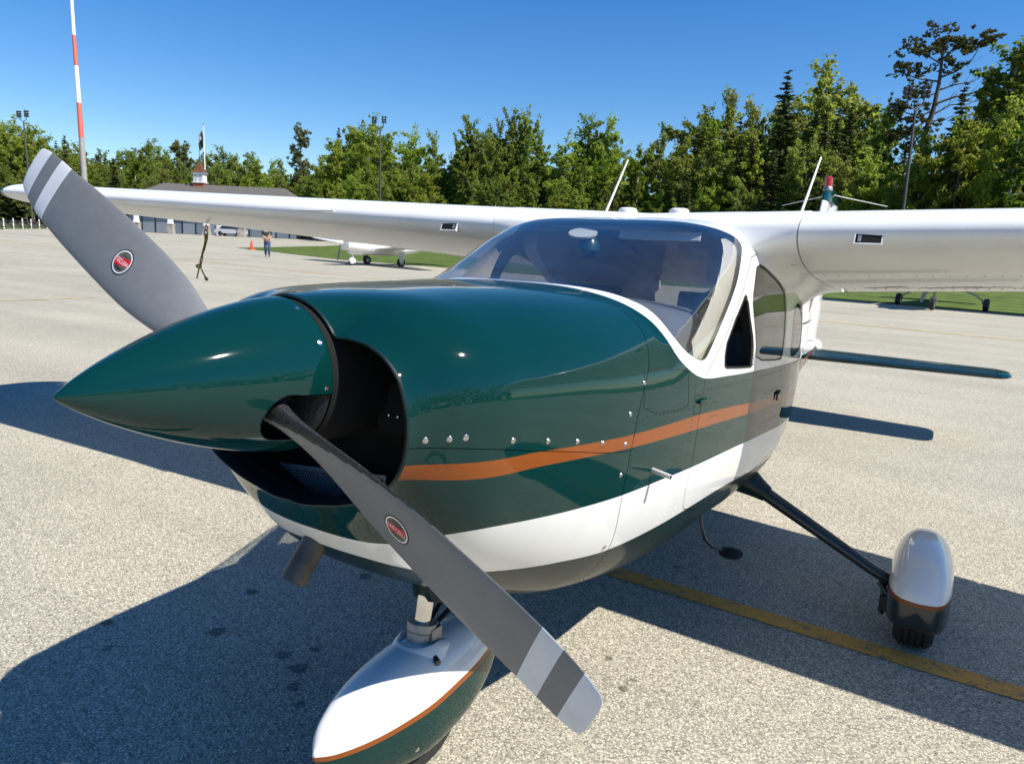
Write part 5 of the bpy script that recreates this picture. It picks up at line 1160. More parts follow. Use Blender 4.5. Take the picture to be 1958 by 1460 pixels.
for sg in (1, -1):
    xs = sg*np.concatenate([[.712], np.linspace(.75, 5.15, 30)])
    v, f = loft([main_ring(x) for x in xs]); wing = mk('wing', v, f, M['white_wing'], PL, angle=50)
    v, f = loft([te_ring(x, XQ+.0012) for x in sg*np.linspace(.74, 2.86, 14)]); mk('flap', v, f, M['white_wing'], PL, angle=50)
    v, f = loft([te_ring(x, XQ+.0012) for x in sg*np.linspace(2.872, 5.12, 14)]); mk('aileron', v, f, M['white_wing'], PL, angle=50)
    # rounded dark green tip
    def tip_ring(x, k):
        r = np.concatenate([wpt(sg*5.155, cosx(1, 0, 30), True), wpt(sg*5.155, cosx(0, 1, 30)[1:-1], False)])
        c = .45*wle(sg*5.155)+.55*wte(sg*5.155)+np.array([0, 0, .03])
        q = c+(r-c)*np.array([0, .35+.65*k, k]); q[:, 0] = sg*x; q[:, 2] += .02*(1-k); return q
    v, f = loft([tip_ring(5.155+.26*math.sin(t), math.cos(t)) for t in np.linspace(0, 1.45, 10)]); mk('wing_tip', v, f, M['green'], PL, angle=60)
    # root fairing with a fillet under the wing where it meets the cabin
    rings = []
    for a in np.linspace(.44, .7075, 15):
        k = min(1., (.7075-a)/.2075); rec = 0.
        xu = 1-np.cos(np.linspace(np.pi/2, 0, 40)); xl = xu[::-1][1:]
        U = wpt(sg*a, xu, True, .003); Lw = wpt(sg*a, xl, False, .003)
        w = np.clip(np.sin(np.pi*np.clip(xl*.92+.06, 0, 1))**.7, 0, 1)
        Lw[:, 2] -= .20*k**2.2*w; Lw[:, 1] -= .05*k**2*(1-xl)**4
        U[:, 1] += rec*(1-xu)**3; Lw[:, 1] += rec*(1-xl)**3; rings.append(np.concatenate([U, Lw]))
    v, f = loft(rings); mk('wing_root_fairing', v, f, M['white_wing'], PL, angle=60)
    # drain dimples / rubber plugs along the fairing joint
    for xc_ in (.13, .24, .38, .55):
        p = wpt(sg*.668, [xc_], False, .002)[0]; v, f = revolve([(-.002, .012), (.003, .011), (.003, .006)], p, (0, .2, -1), 12); mk('access_plug', v, f, M['alu'], PL)
    # cabin air inlet in the leading edge
    xi = sg*.965; L0 = wle(xi); fr = []
    base = wpt(xi, [.004], False)[0]+np.array([0, -.003, -.006]); tl = .45
    Rm = np.array([[1, 0, 0], [0, math.cos(tl), math.sin(tl)], [0, -math.sin(tl), math.cos(tl)]])
    for c_, s_2 in (((0, 0, .0235), (.098, .013, .0045)), ((0, 0, -.0235), (.098, .013, .0045)), ((.0465, 0, 0), (.0045, .013, .043)), ((-.0465, 0, 0), (.0045, .013, .043))):
        fr.append(box(base+Rm@np.array(c_), s_2, Rm))
    v, f = join(fr); o = mk('air_inlet_frame', v, f, M['white_wing'], PL, angle=30)
    v, f = box(base+Rm@np.array([0, .0005, 0]), (.088, .012, .041), Rm); mk('air_inlet_opening', v, f, M['black'], PL)
    v, f = box(base+Rm@np.array([sg*-.030, -.0035, -.004]), (.012, .010, .026), Rm); mk('air_inlet_duct', v, f, M['alu'], PL)
    # rivet rows under the wing
    parts = []
    for xc_, st_ in ((.30, .06), (.62, .055), (.735, .05), (.765, .05), (.80, .14), (.985, .05)):
        for x in np.arange(.76, 5.1, st_):
            p = wpt(sg*x, [xc_], False, .0004)[0]; r = .0042; parts.append((np.array([p+[r, 0, -.0006], p+[0, r, -.0006], p+[-r, 0, -.0006], p+[0, -r, -.0006], p+[0, 0, -.003]]), [(0, 1, 4), (1, 2, 4), (2, 3, 4), (3, 0, 4)]))
    v, f = join(parts); o = mk('wing_rivets', v, f, M['rivet_grey'], PL, smooth=False); o['kind'] = 'stuff'
    # flap corrugation beads
    for x in np.arange(.95, 5.0, .46):
        a0 = wpt(sg*x, [.80, .88, .96], False, .001); v, f = tube(a0, [.004, .006, .003], 6); mk('stiffening_bead', v, f, M['white_wing'], PL)
    # scuffed drips below the rear spar of this wing
    for x, l, w in (((.86, .22, .06), (1.12, .30, .07), (1.30, .22, .035), (1.52, .3, .06), (.98, .6, .018)) if sg > 0 else ((2.6, .35, .03), (1.9, .2, .02))):
        q = np.linspace(0, 1, 12); lo = wpt(sg*x, [.70], False, .0012)[0]
        P3 = [np.array(wpt(sg*(x+l*t), [.695+.03*math.sin(5*t+x)+s2*w*.35*math.sin(math.pi*min(1, t+.02))**.5], False, .0012)[0]) for t in q for s2 in (-1, 1)]
        mk('scuff_mark', P3, [(2*i, 2*i+1, 2*i+3, 2*i+2) for i in range(11)], M['smudge'], PL)
# stall strip on the far wing
v, f = join([box(wle(-1.90)+np.array([0, -.004, .004]), (.34, .014, .006))]); mk('stall_strip', v, f, M['antenna'], PL)
# roof skin over the carry-through
xs = np.linspace(-.45, .45, 23); rings = []
for x in xs: rings.append(wpt(x, np.linspace(.0, .985, 40)**1.3, True, .004))
v, f = loft(rings, False); mk('roof_skin', v, f, M['white_wing'], PL, angle=60)
# --- roof fittings
for x in (-.13, .125):
    v, f = revolve([(0, .046), (.024, .046), (.034, .040), (.039, .025), (.040, .002)], (x, 2.72, 1.783), (0, -.05, 1), 24); mk('roof_vent', v, f, M['antenna'], PL)
for sg in (1, -1):
    b0 = np.array([sg*.548, 3.30, 1.80]); b1 = np.array([sg*.548+.02, 3.62, 2.150]) if sg > 0 else np.array([-.52, 3.60, 2.158])
    if sg < 0: b0 = np.array([-.548, 3.36, 1.80])
    v, f = join([tube([b0, b0+(b1-b0)*.04, b1], [.0085, .0075, .0048], 10), revolve([(0, .02), (.01, .014)], b0-[0, 0, .004], (0, 0, 1), 12)])
    mk('whip_antenna', v, f, M['antenna'], PL)
# --- tail
def fin_ring(z, y0, y1, t, n=22):
    s = .5-.5*np.cos(np.linspace(0, np.pi, n)); yt = 5*t*(.2969*np.sqrt(s)-.126*s-.3516*s**2+.2843*s**3-.1036*s**4)*(y1-y0)
    up = np.stack([yt, y0+s*(y1-y0), np.full(n, z)], 1); lo = up.copy(); lo[:, 0] *= -1
    return np.concatenate([up, lo[::-1][1:-1]])
zz = np.linspace(.72, 2.235, 15)
v, f = loft([fin_ring(z, 6.55+1.02*(z-.72)/1.6, 7.62+.50*(z-.72)/1.6, .10) for z in zz]); mk('tail_fin', v, f, M['white'], PL, angle=60)
v, f = loft([fin_ring(z, 7.625+.50*(z-.72)/1.6, 8.12+.50*(z-.72)/1.6, .09) for z in zz]); mk('rudder', v, f, M['white'], PL, angle=60)
zz = np.concatenate([np.linspace(2.236, 2.30, 3), [2.34, 2.365, 2.38]])
v, f = loft([fin_ring(z, 6.55+1.02*(z-.72)/1.6+max(0, z-2.3)*1.2, 8.10+.5*(z-.72)/1.6-max(0, z-2.30)*2.2, .085 if z < 2.33 else .06) for z in zz]); mk('fin_cap', v, f, M['green'], PL, angle=60)
v, f = revolve([(0, .05), (.03, .046), (.045, .040)], (0, 7.74, 2.345), (0, 0, 1), 20); mk('beacon_base', v, f, M['alu'], PL)
v, f = revolve([(0, .038), (.085, .036), (.098, .026), (.103, .004)], (0, 7.74, 2.390), (0, 0, 1), 20); mk('beacon_lens', v, f, M['red_lens'], PL)
for sg in (1, -1):
    v, f = tube([(sg*.02, 8.02, 2.325), (sg*.54, 8.22, 2.225)], [.006, .004], 8); mk('nav_antenna', v, f, M['antenna'], PL)
# trim line and bird emblem on the fin side
for sg in (1, -1):
    def fx(y, z):
        y0 = 6.55+1.02*(z-.72)/1.6; y1 = 7.62+.50*(z-.72)/1.6; s = (y-y0)/(y1-y0); t = .10
        return sg*(5*t*(.2969*math.sqrt(max(s, 1e-4))-.126*s-.3516*s**2+.2843*s**3-.1036*s**4)*(y1-y0)+.0015)
    q = [(6.85+.7*k/10, 1.00) for k in range(11)]
    V = [(fx(y, z+d), y, z+d) for y, z in q for d in (0, .018)]
    mk('fin_pinstripe', V, [(2*i, 2*i+1, 2*i+3, 2*i+2) for i in range(10)], M['navy'], PL)
    b_ = [(7.25, 1.30), (7.20, 1.20), (7.16, 1.10), (7.23, 1.14), (7.30, 1.16), (7.36, 1.24), (7.42, 1.26), (7.36, 1.29), (7.33, 1.38), (7.29, 1.33)]
    mk('bird_emblem', [(fx(y, z)+sg*.001, y, z) for y, z in b_], [tuple(range(10))], M['orange'], PL, smooth=False)
    xs = sg*np.concatenate([[.06], np.linspace(.12, 1.70, 16)])
    def stab_ring(x, k=1.):
        c = .90-.24*abs(x)/1.8; y0 = 7.06+.03*abs(x); n = 20; s = .5-.5*np.cos(np.linspace(0, np.pi, n)); t = .095*k
        yt = 5*t*(.2969*np.sqrt(s)-.126*s-.3516*s**2+.2843*s**3-.1036*s**4)*c
        up = np.stack([np.full(n, x), y0+.5*c+(s-.5)*c*(.45+.55*k), .668+yt], 1); lo = up.copy(); lo[:, 2] = .668-yt
        return np.concatenate([up, lo[::-1][1:-1]])
    v, f = loft([stab_ring(x) for x in xs]); mk('stabilator', v, f, M['navy'], PL, angle=60)  # darker than the green tip: shading of its front put into the colour
    v, f = loft([stab_ring(sg*(1.704+.115*math.sin(t)), math.cos(t)) for t in np.linspace(0, 1.45, 8)]); mk('stabilator_tip', v, f, M['green'], PL, angle=60)
    for xa, xb in ((.14, .46), (.50, .86)):
        v, f = tube([(sg*xa, 7.07+.03*xa, .672), (sg*xb, 7.07+.03*xb, .672)], [.016, .014], 8); mk('slot_vane', v, f, M['navy'], PL)
v, f = revolve([(-.35, .09), (0, .085), (.2, .05), (.3, .01)], (0, 8.1, .68), (0, 1, .05), 20); mk('tail_cone', v, f, M['white'], PL)
# --- landing gear
def pant(st_, cx, yl=0., box_=False):
    rings = []
    for y, w, zt, zb in st_:
        a = np.linspace(0, 2*np.pi, 40, endpoint=False); c, s = np.cos(a), np.sin(a); zc = .46*zt+.54*zb
        hz = np.where(s >= 0, zt-zc, zc-zb); e = np.where(s >= 0, .86, .30 if box_ else .62)
        rings.append(np.stack([cx+w*np.sign(c)*np.abs(c)**np.where(s >= 0, .82, .40 if box_ else .82), np.full(40, y), zc+hz*np.sign(s)*np.abs(s)**e], -1))
    return rings
def densify(st_, n):
    st_ = np.array(st_); u = np.linspace(0, 1, len(st_)); q = .5*np.linspace(0, 1, n)+.5*(.5-.5*np.cos(np.pi*np.linspace(0, 1, n)))
    return np.stack([pchip(q, u, st_[:, k]) for k in range(4)], -1)
def pant_obj(name, st_, cx, zlines, low='green'):
    """wheel fairing with white top, copper line and green or shade-darkened lower half: rows are cut at the paint line heights"""
    R = np.array(pant(densify(st_, 44), cx, box_=(low != 'green'))); n = R.shape[1]
    V = R.reshape(-1, 3); F = [(i*n+j, i*n+(j+1) % n, (i+1)*n+(j+1) % n, (i+1)*n+j) for i in range(len(R)-1) for j in range(n)]
    F.append(tuple(range(n-1, -1, -1))); F.append(tuple(range((len(R)-1)*n, len(R)*n)))
    zl = lambda P, k: pchip(P[:, 1], [st_[0][0], st_[0][0]*.7+st_[-1][0]*.3, st_[0][0]*.4+st_[-1][0]*.6, st_[-1][0]], zlines[k])
    VV, FF, MI, m = [], [], [], 0
    def clip3(P, F, d):
        return clip(P, F, d) if F else (P, F)
    rest = (V, F)
    for k, mat in ((0, 0), (1, 1)):
        d = zl(rest[0], k)-rest[0][:, 2]
        p, f = clip3(rest[0], rest[1], d)
        if f: VV.append(p); FF += [tuple(i+m for i in q) for q in f]; MI += [mat]*len(f); m += len(p)
        rest = clip3(rest[0], rest[1], -d)
    if rest[1]: VV.append(rest[0]); FF += [tuple(i+m for i in q) for q in rest[1]]; MI += [2]*len(rest[1])
    V2 = np.concatenate(VV)
    o = mk(name, V2, FF, [M['white'], M['orange'], M[low]], PL, MI, angle=None)
    me = o.data; bmx = bmesh.new(); bmx.from_mesh(me); bmesh.ops.remove_doubles(bmx, verts=bmx.verts, dist=1e-5); bmesh.ops.recalc_face_normals(bmx, faces=bmx.faces); bmx.to_mesh(me); bmx.free()
    return o
def wheel(cx, cy, r, w, parent):
    e = bpy.data.objects.new('wheel', None); COL.objects.link(e); e.parent = parent; e.location = np.array((cx, cy, r))-WO[parent]; WO[e] = np.array((cx, cy, r))
    hw = w/2
    prof = [(-hw*.80, r*.52), (-hw*.98, r*.70), (-hw*.95, r*.86), (-hw*.72, r*.97)]
    for g_ in (-.48, -.16, .16, .48): prof += [(hw*(g_-.07), r), (hw*(g_-.05), r*.955), (hw*(g_+.05), r*.955), (hw*(g_+.07), r)]
    prof += [(hw*.72, r*.97), (hw*.95, r*.86), (hw*.98, r*.70), (hw*.80, r*.52)]
    v, f = revolve(prof, (cx, cy, r), (1, 0, 0), 48); mk('tyre', v, f, M['rubber'], e, angle=25)
    v, f = revolve([(-hw*.7, r*.52), (-hw*.6, r*.2), (hw*.6, r*.2), (hw*.7, r*.52)], (cx, cy, r), (1, 0, 0), 24); mk('rim', v, f, M['alu'], e)
NP = [(.570,.004,.290,.268),(.60,.034,.335,.225),(.68,.075,.375,.165),(.80,.108,.405,.105),(.95,.127,.415,.075),(1.10,.122,.405,.085),(1.25,.098,.380,.120),(1.38,.058,.335,.175),(1.47,.012,.275,.235)]
pant_obj('nose_wheel_fairing', NP, 0., [(.279, .283, .290, .285), (.265, .266, .272, .270)])
wheel(0, 1.0, .19, .13, PL)
v, f = tube([(0, 1.068, .70), (0, 1.0, .385)], .0265, 24); mk('oleo_piston', v, f, M['chrome'], PL)
v, f = revolve([(0, .046), (.05, .046), (.055, .040), (.12, .040), (.135, .03)], (0, 1.064, .66), (0, .21, 1), 24); mk('strut_cylinder', v, f, M['navy'], PL)
v, f = revolve([(0, .052), (.04, .052), (.07, .06)], (0, 1.058, .585), (0, .21, 1), 24); mk('strut_boot', v, f, M['rubber'], PL)
v, f = join([revolve([(-.07, .040), (0, .041), (.03, .041), (.036, .046), (.06, .046), (.062, .03)], (0, 1.005, .405), (0, .21, 1), 24), box((.038, 1.03, .42), (.02, .05, .06)), box((0, 1.05, .42), (.05, .03, .06))]); mk('fork_collar', v, f, M['alu'], PL, angle=30)
v, f = tube([(-.022, .975, .395), (-.03, .945, .392)], [.012, .007], 10); mk('valve_stem', v, f, M['gold_decal'], PL)
v, f = tube([(.070, .985, .384), (.098, .972, .380)], [.011, .010], 12); mk('tow_pin', v, f, M['leg'], PL)
arms = []
for sg in (1, -1):
    arms += [tube([(sg*.012, 1.06, .43), (sg*.03, 1.20, .50)], [.008, .008], 6), tube([(sg*.03, 1.20, .50), (sg*.014, 1.10, .60)], [.008, .008], 6)]
arms += [tube([(-.04, 1.20, .50), (.04, 1.20, .50)], .007, 6), tube([(-.03, 1.06, .43), (.03, 1.06, .43)], .007, 6), tube([(-.03, 1.15, .47), (.03, 1.15, .47)], .005, 6)]
v, f = join(arms); mk('torque_link', v, f, M['black'], PL)
# raised collar of the fairing round the strut, with a dark opening
a = np.linspace(0, 2*np.pi, 40, endpoint=False); C3 = np.array([0, 1.0, .40])
def el(rx, ry, dz, tail=0.): return np.stack([C3[0]+rx*np.cos(a), C3[1]+ry*np.sin(a)+tail*np.maximum(0, np.sin(a))**2, C3[2]+dz+.02*np.sin(a)*.0-.035*np.maximum(0, np.sin(a))**2], -1)
v, f = loft([el(.094, .105, -.035, .16), el(.078, .088, -.004, .13), el(.068, .076, .014, .06), el(.060, .066, .018, .03), el(.053, .058, .008, .02), el(.052, .056, -.03, .02)], True, False); mk('fairing_collar', v, f, M['white'], PL, angle=60)
v = np.concatenate([el(.0525, .057, -.01, .02), [[0, 1.0, .385]]]); mk('fairing_hole', v, [(i, (i+1) % 40, 40) for i in range(40)], M['black'], PL)
screw((.112, .86, .17), (1, -.35, .1), .009)
MP = [(2.545,.004,.275,.240),(2.565,.070,.318,.165),(2.63,.104,.364,.132),(2.74,.119,.404,.118),(2.90,.123,.418,.115),(3.05,.119,.412,.12),(3.20,.100,.388,.14),(3.34,.055,.335,.20),(3.44,.006,.285,.25)]
for sg in (1, -1):
    pant_obj('wheel_fairing', MP, sg*1.306, [(.280, .280, .288, .30), (.262, .262, .270, .285)], 'leg')  # near-black below the copper line: shade painted over the green
    wheel(sg*1.306, 2.79, .182, .158, PL)
    v, f = tube([(sg*.42, 2.93, .54), (sg*.56, 2.915, .515), (sg*1.10, 2.86, .265), (sg*1.24, 2.85, .205)], [.036, .034, .026, .024], 20); mk('gear_leg', v, f, M['leg'], PL)
    v, f = revolve([(-.03, .075), (0, .066), (.06, .048), (.10, .039)], (sg*.53, 2.915, .53), (sg*.9, -.05, -.42), 20); mk('gear_leg_fairing', v, f, M['navy'], PL)
    v, f = join([tube([(sg*1.17, 2.80, .235), (sg*1.175, 2.77, .10)], .012, 8), box((sg*1.18, 2.79, .15), (.035, .05, .07)), tube([(sg*1.15, 2.78, .24), (sg*1.19, 2.76, .20)], .010, 8)]); mk('brake_caliper', v, f, M['leg'], PL)
    # boarding step
    v, f = tube([(sg*.42, 2.50, .47), (sg*.425, 2.50, .42), (sg*.44, 2.53, .34), (sg*.465, 2.57, .295), (sg*.505, 2.60, .278)], .0075, 10); mk('step_strut', v, f, M['leg'], PL)
    v, f = revolve([(-.005, .001), (-.005, .052), (.003, .055), (.006, .05), (.006, .001)], (sg*.545, 2.61, .270), (0, -.1, 1), 28); mk('step_pad', v, f, M['rubber'], PL)
v, f = revolve([(0, .085), (.05, .08), (.09, .065)], (0, 1.09, .615), (0, -.15, -1), 20); mk('strut_tunnel', v, f, M['navy'], PL)

# ---------------------------------------------------------------- tie-down rope under the far wing
rp = empty('tie_down_rope', (-3.98, 3.2, 1.25), 'knotted green tie-down rope hanging from a chain under the far wing', 'rope')
def rope_mat():
    m, nt, b = new_mat('camouflage_rope'); tc = nt.nodes.new('ShaderNodeTexCoord'); w = nt.nodes.new('ShaderNodeTexVoronoi'); w.inputs['Scale'].default_value = 55
    nt.links.new(tc.outputs['Object'], w.inputs['Vector']); r = nt.nodes.new('ShaderNodeValToRGB'); s = nt.nodes.new('ShaderNodeSeparateColor')
    nt.links.new(w.outputs['Color'], s.inputs[0]); nt.links.new(s.outputs[0], r.inputs[0]); r.color_ramp.interpolation = 'CONSTANT'
    r.color_ramp.elements[0].color = (.10, .11, .02, 1); r.color_ramp.elements[1].position = .84; r.color_ramp.elements[1].color = (.42, .09, .03, 1)
    e = r.color_ramp.elements.new(.45); e.color = (.22, .21, .05, 1)
    nt.links.new(r.outputs[0], b.inputs['Base Color']); b.inputs['Roughness'].default_value = .9; return m
M['rope'] = rope_mat()
def R3(*p): return [(-3.98+a, 3.2+.0*a, z) for a, z in p]
links = []
for k in range(3):
    t = np.linspace(0, 2*np.pi, 13)[:-1]; c = np.array([-3.98+.004*(-1)**k, 3.2, 1.655-.036*k]); e_ = np.array([1., 0, 0]) if k % 2 == 0 else np.array([.35, .94, 0])
    ring = [c+e_*.013*math.cos(x)+np.array([0, 0, .024*math.sin(x)]) for x in t]; links.append(tube(ring+[ring[0]], .0038, 6, False))
v, f = join(links); mk('chain', v, f, M['leg'], rp)
v, f = join([tube(R3((.0, 1.60), (.006, 1.57), (-.012, 1.53), (-.03, 1.49), (-.055, 1.45)), .009, 8), tube(R3((-.012, 1.60), (-.01, 1.56), (-.02, 1.52), (-.045, 1.47)), .009, 8),
             tube(R3((-.055, 1.45), (-.085, 1.40), (-.092, 1.36), (-.10, 1.33)), .0055, 8), tube(R3((-.05, 1.45), (-.06, 1.40), (-.08, 1.36), (-.10, 1.335)), .0055, 8),
             tube(R3((-.135, 1.345), (-.115, 1.355), (-.08, 1.345), (-.085, 1.335), (-.12, 1.33), (-.14, 1.34)), .008, 8), tube(R3((-.10, 1.34), (-.12, 1.29), (-.14, 1.24)), .0055, 8),
             tube(R3((-.09, 1.34), (-.055, 1.29), (-.02, 1.25)), .0055, 8), tube(R3((-.035, 1.262), (-.015, 1.245), (-.008, 1.232)), [.006, .014, .010], 8)])
mk('rope', v, f, M['rope'], rp)

# ---------------------------------------------------------------- low building with cupola
M['roof'] = pm('brown_shingle', (.115, .105, .092), .9, noise=.2, nscale=3, bump=.3, bscale=4)
M['wall_blue'] = pm('slate_blue_wall', (.16, .20, .25), .7, noise=.08, nscale=.8)
M['panel_pale'] = pm('pale_garage_panel', (.22, .265, .31), .6)
M['dark_trim'] = pm('dark_trim', (.02, .024, .03), .6)
M['stone'] = pm('field_stone', (.34, .31, .27), .9, noise=.55, nscale=5, bump=.8, bscale=6)
M['brick'] = pm('red_brick', (.34, .085, .045), .85, noise=.25, nscale=8)
M['cupola_white'] = pm('cupola_white_paint', (.80, .80, .79), .5)
M['copper'] = pm('copper_roof', (.52, .20, .075), .32, metal=.75, noise=.15, nscale=3)
M['louvre'] = pm('louvre_grey', (.50, .53, .55), .6)
BO = np.array([-105.4, 67.1]); BA = np.array([.8535, .5211]); BN = np.array([.5211, -.8535])
BZ = 1.56
def B3(t, p, z): q = BO+BA*t+BN*p; return np.array([q[0], q[1], BZ+z])
RB = np.array([[BA[0], BN[0], 0], [BA[1], BN[1], 0], [0, 0, 1]])
bd = empty('low_building', tuple(B3(10, -4, 0)), 'long low building with brown hipped roof and slate blue doors behind the far wing', 'building')
v, f = box(B3(9.9, -4.5, 2.4), (25, 9, 4.8), RB); mk('wall', v, f, M['wall_blue'], bd, smooth=False)
ev, rg = 5.0, 7.75
c = [B3(-3.4, 1.2, ev), B3(23.2, 1.2, ev), B3(23.2, -10.2, ev), B3(-3.4, -10.2, ev), B3(.4, -4.5, rg), B3(19.6, -4.5, rg)]
v = np.array(c+[q-np.array([0, 0, .25]) for q in c[:4]])
roof = mk('roof', v, [(0, 1, 5, 4), (1, 2, 5), (2, 3, 4, 5), (3, 0, 4), (6, 7, 1, 0), (7, 8, 2, 1), (8, 9, 3, 2), (9, 6, 0, 3), (9, 8, 7, 6)], M['roof'], bd, smooth=False)
for t in (-2.2, 3.0, 8.2, 13.4, 18.6):
    p = B3(t, -.1, 5.60); v, f = revolve([(-.1, .45), (.18, .40), (.30, .2), (.32, .02)], p, (0, 0, 1), 12); mk('roof_vent', v, f, M['dark_trim'], roof)
for k in range(12):
    t = -2.0+k*2.05; m_ = ('panel_pale', 'wall_blue', 'panel_pale', 'wall_blue')[k % 4] if k not in (1, 6) else 'panel_pale'
    v, f = box(B3(t, .03, 1.35), (1.85, .08, 2.7), RB); d_ = mk('garage_door', v, f, M[m_], bd, smooth=False)
    v, f = box(B3(t+1.02, .05, 1.4), (.14, .16, 2.8), RB); mk('door_jamb', v, f, M['dark_trim'], bd, smooth=False)
v, f = box(B3(9.9, .06, 2.95), (25, .14, .30), RB); mk('fascia_board', v, f, M['dark_trim'], bd, smooth=False)
cp = bpy.data.objects.new('cupola', None); COL.objects.link(cp); cp.parent = bd; WO[cp] = B3(6.2, -4.5, 6.6); cp.location = WO[cp]-WO[bd]
def SQ(v, f):
    b = B3(6.2, -4.5, 7.3); v = np.asarray(v, float); return b+(v-b)*np.array([.76, .76, .80]), f
CZ = 7.30
v, f = SQ(*box(B3(6.2, -4.5, CZ+.40), (2.1, 2.1, .9), RB)); mk('brick_base', v, f, M['brick'], cp, smooth=False)
v, f = SQ(*join([box(B3(6.2, -4.5, CZ+1.75), (2.0, 2.0, 1.85), RB), box(B3(6.2, -4.5, CZ+.90), (2.45, 2.45, .14), RB), box(B3(6.2, -4.5, CZ+2.72), (2.55, 2.55, .14), RB)])); mk('lantern_box', v, f, M['cupola_white'], cp, smooth=False)
for dx, dy in ((-.5, 1.01), (.5, 1.01)):
    v, f = SQ(*box(B3(6.2+dx, -4.5+dy, CZ+1.75), (.6, .06, 1.3), RB)); mk('louvre', v, f, M['louvre'], cp, smooth=False)
for dx, dy in ((-1.01, .5), (-1.01, -.5)):
    v, f = SQ(*box(B3(6.2+dx, -4.5+dy, CZ+1.75), (.06, .6, 1.3), RB)); mk('louvre', v, f, M['louvre'], cp, smooth=False)
rings = [np.array([B3(6.2+a*h, -4.5+b*h, CZ+z) for a, b in ((-1, -1), (1, -1), (1, 1), (-1, 1))]) for z, h in ((2.80, 1.35), (3.2, .95), (3.8, .58), (4.5, .27), (5.0, .10))]
v, f = SQ(*loft(rings)); mk('copper_roof', v, f, M['copper'], cp, smooth=False)
v, f = SQ(*revolve([(0, .10), (.5, .09), (.55, .2), (.75, .2), (.8, .07), (1.9, .03)], B3(6.2, -4.5, CZ+4.95), (0, 0, 1), 10)); mk('finial', v, f, M['dark_trim'], cp)
for i, (t, w_) in enumerate(((-.75, 'first from the left'), (4.35, 'second from the left'), (9.75, 'third, left of a white door'), (15.0, 'rightmost'))):
    e = empty('stone_pillar', tuple(B3(t, 2.2, 0)), 'stone pillar with white tapered post before the low building, '+w_, 'pillar', 'stone pillars of the low building')
    st_ = []
    rnd = random.Random(i)
    v, f = loft([np.array([B3(t+a*h+rnd.uniform(-.04, .04), 2.2+b*h+rnd.uniform(-.04, .04), z) for a, b in ((-1, -1), (0, -1.08), (1, -1), (1.08, 0), (1, 1), (0, 1.08), (-1, 1), (-1.08, 0))]) for z, h in ((-.05, .52), (.5, .48), (1.0, .46), (1.25, .44))]); mk('stone_base', v, f, M['stone'], e, smooth=False)
    v, f = box(B3(t, 2.2, 1.31), (1.05, 1.05, .13), RB); mk('cap_stone', v, f, M['stone'], e, smooth=False)
    v, f = loft([np.array([B3(t+a*h, 2.2+b*h, z) for a, b in ((-1, -1), (1, -1), (1, 1), (-1, 1))]) for z, h in ((1.37, .34), (2.6, .22), (3.85, .17))]); mk('tapered_post', v, f, M['cupola_white'], e, smooth=False)
v, f = box(B3(10.9, .16, 1.05), (.95, .06, 2.1), RB); mk('white_door', v, f, M['cupola_white'], bd, smooth=False)
# parked white car in front of the building, low and mostly hidden
M['car_white'] = pm('car_white', (.5, .5, .5), .3, coat=.8)
M['car_glass'] = pm('car_glass', (.02, .025, .03), .08, coat=1.)
def car(p0, ang, label, paint):
    e = empty('parked_car', tuple(p0), label, 'car')
    ca, sa = math.cos(ang), math.sin(ang); R = np.array([[ca, -sa, 0], [sa, ca, 0], [0, 0, 1]])
    def T(q): return np.asarray(q, float)@R.T+np.array(p0)
    prof = [(-2.2, .35), (-2.25, .75), (-2.1, .92), (-1.3, 1.0), (1.7, 1.0), (2.15, .9), (2.2, .4)]
    v, f = loft([np.array([T((x, y*(.94 if z > .9 else 1), z)) for x, z in prof]) for y in (-.88, -.8, .8, .88)]); mk('body', v, f, paint, e, angle=30)
    cab = [(-1.6, .98), (-1.15, 1.45), (.35, 1.48), (1.15, .98)]
    v, f = loft([np.array([T((x, y*(.84 if z > 1.2 else 1), z)) for x, z in cab]) for y in (-.78, .78)]); mk('glasshouse', v, f, M['car_glass'], e, smooth=False)
    v, f = box(T((-.4, 0, 1.475)), (1.5, 1.25, .05), R); mk('roof_panel', v, f, paint, e, smooth=False)
    for x in (-1.4, 1.35):
        for y in (-.8, .8):
            v, f = revolve([(-.1, .2), (-.1, .32), (.1, .32), (.1, .2)], T((x, y, .32)), R@np.array([0, 1., 0]), 16); mk('wheel', v, f, M['rubber'], e)
car(B3(13.3, 1.7, 0), math.atan2(BA[1], BA[0]), 'white car parked against the low building near the rightmost stone pillar', M['car_white'])

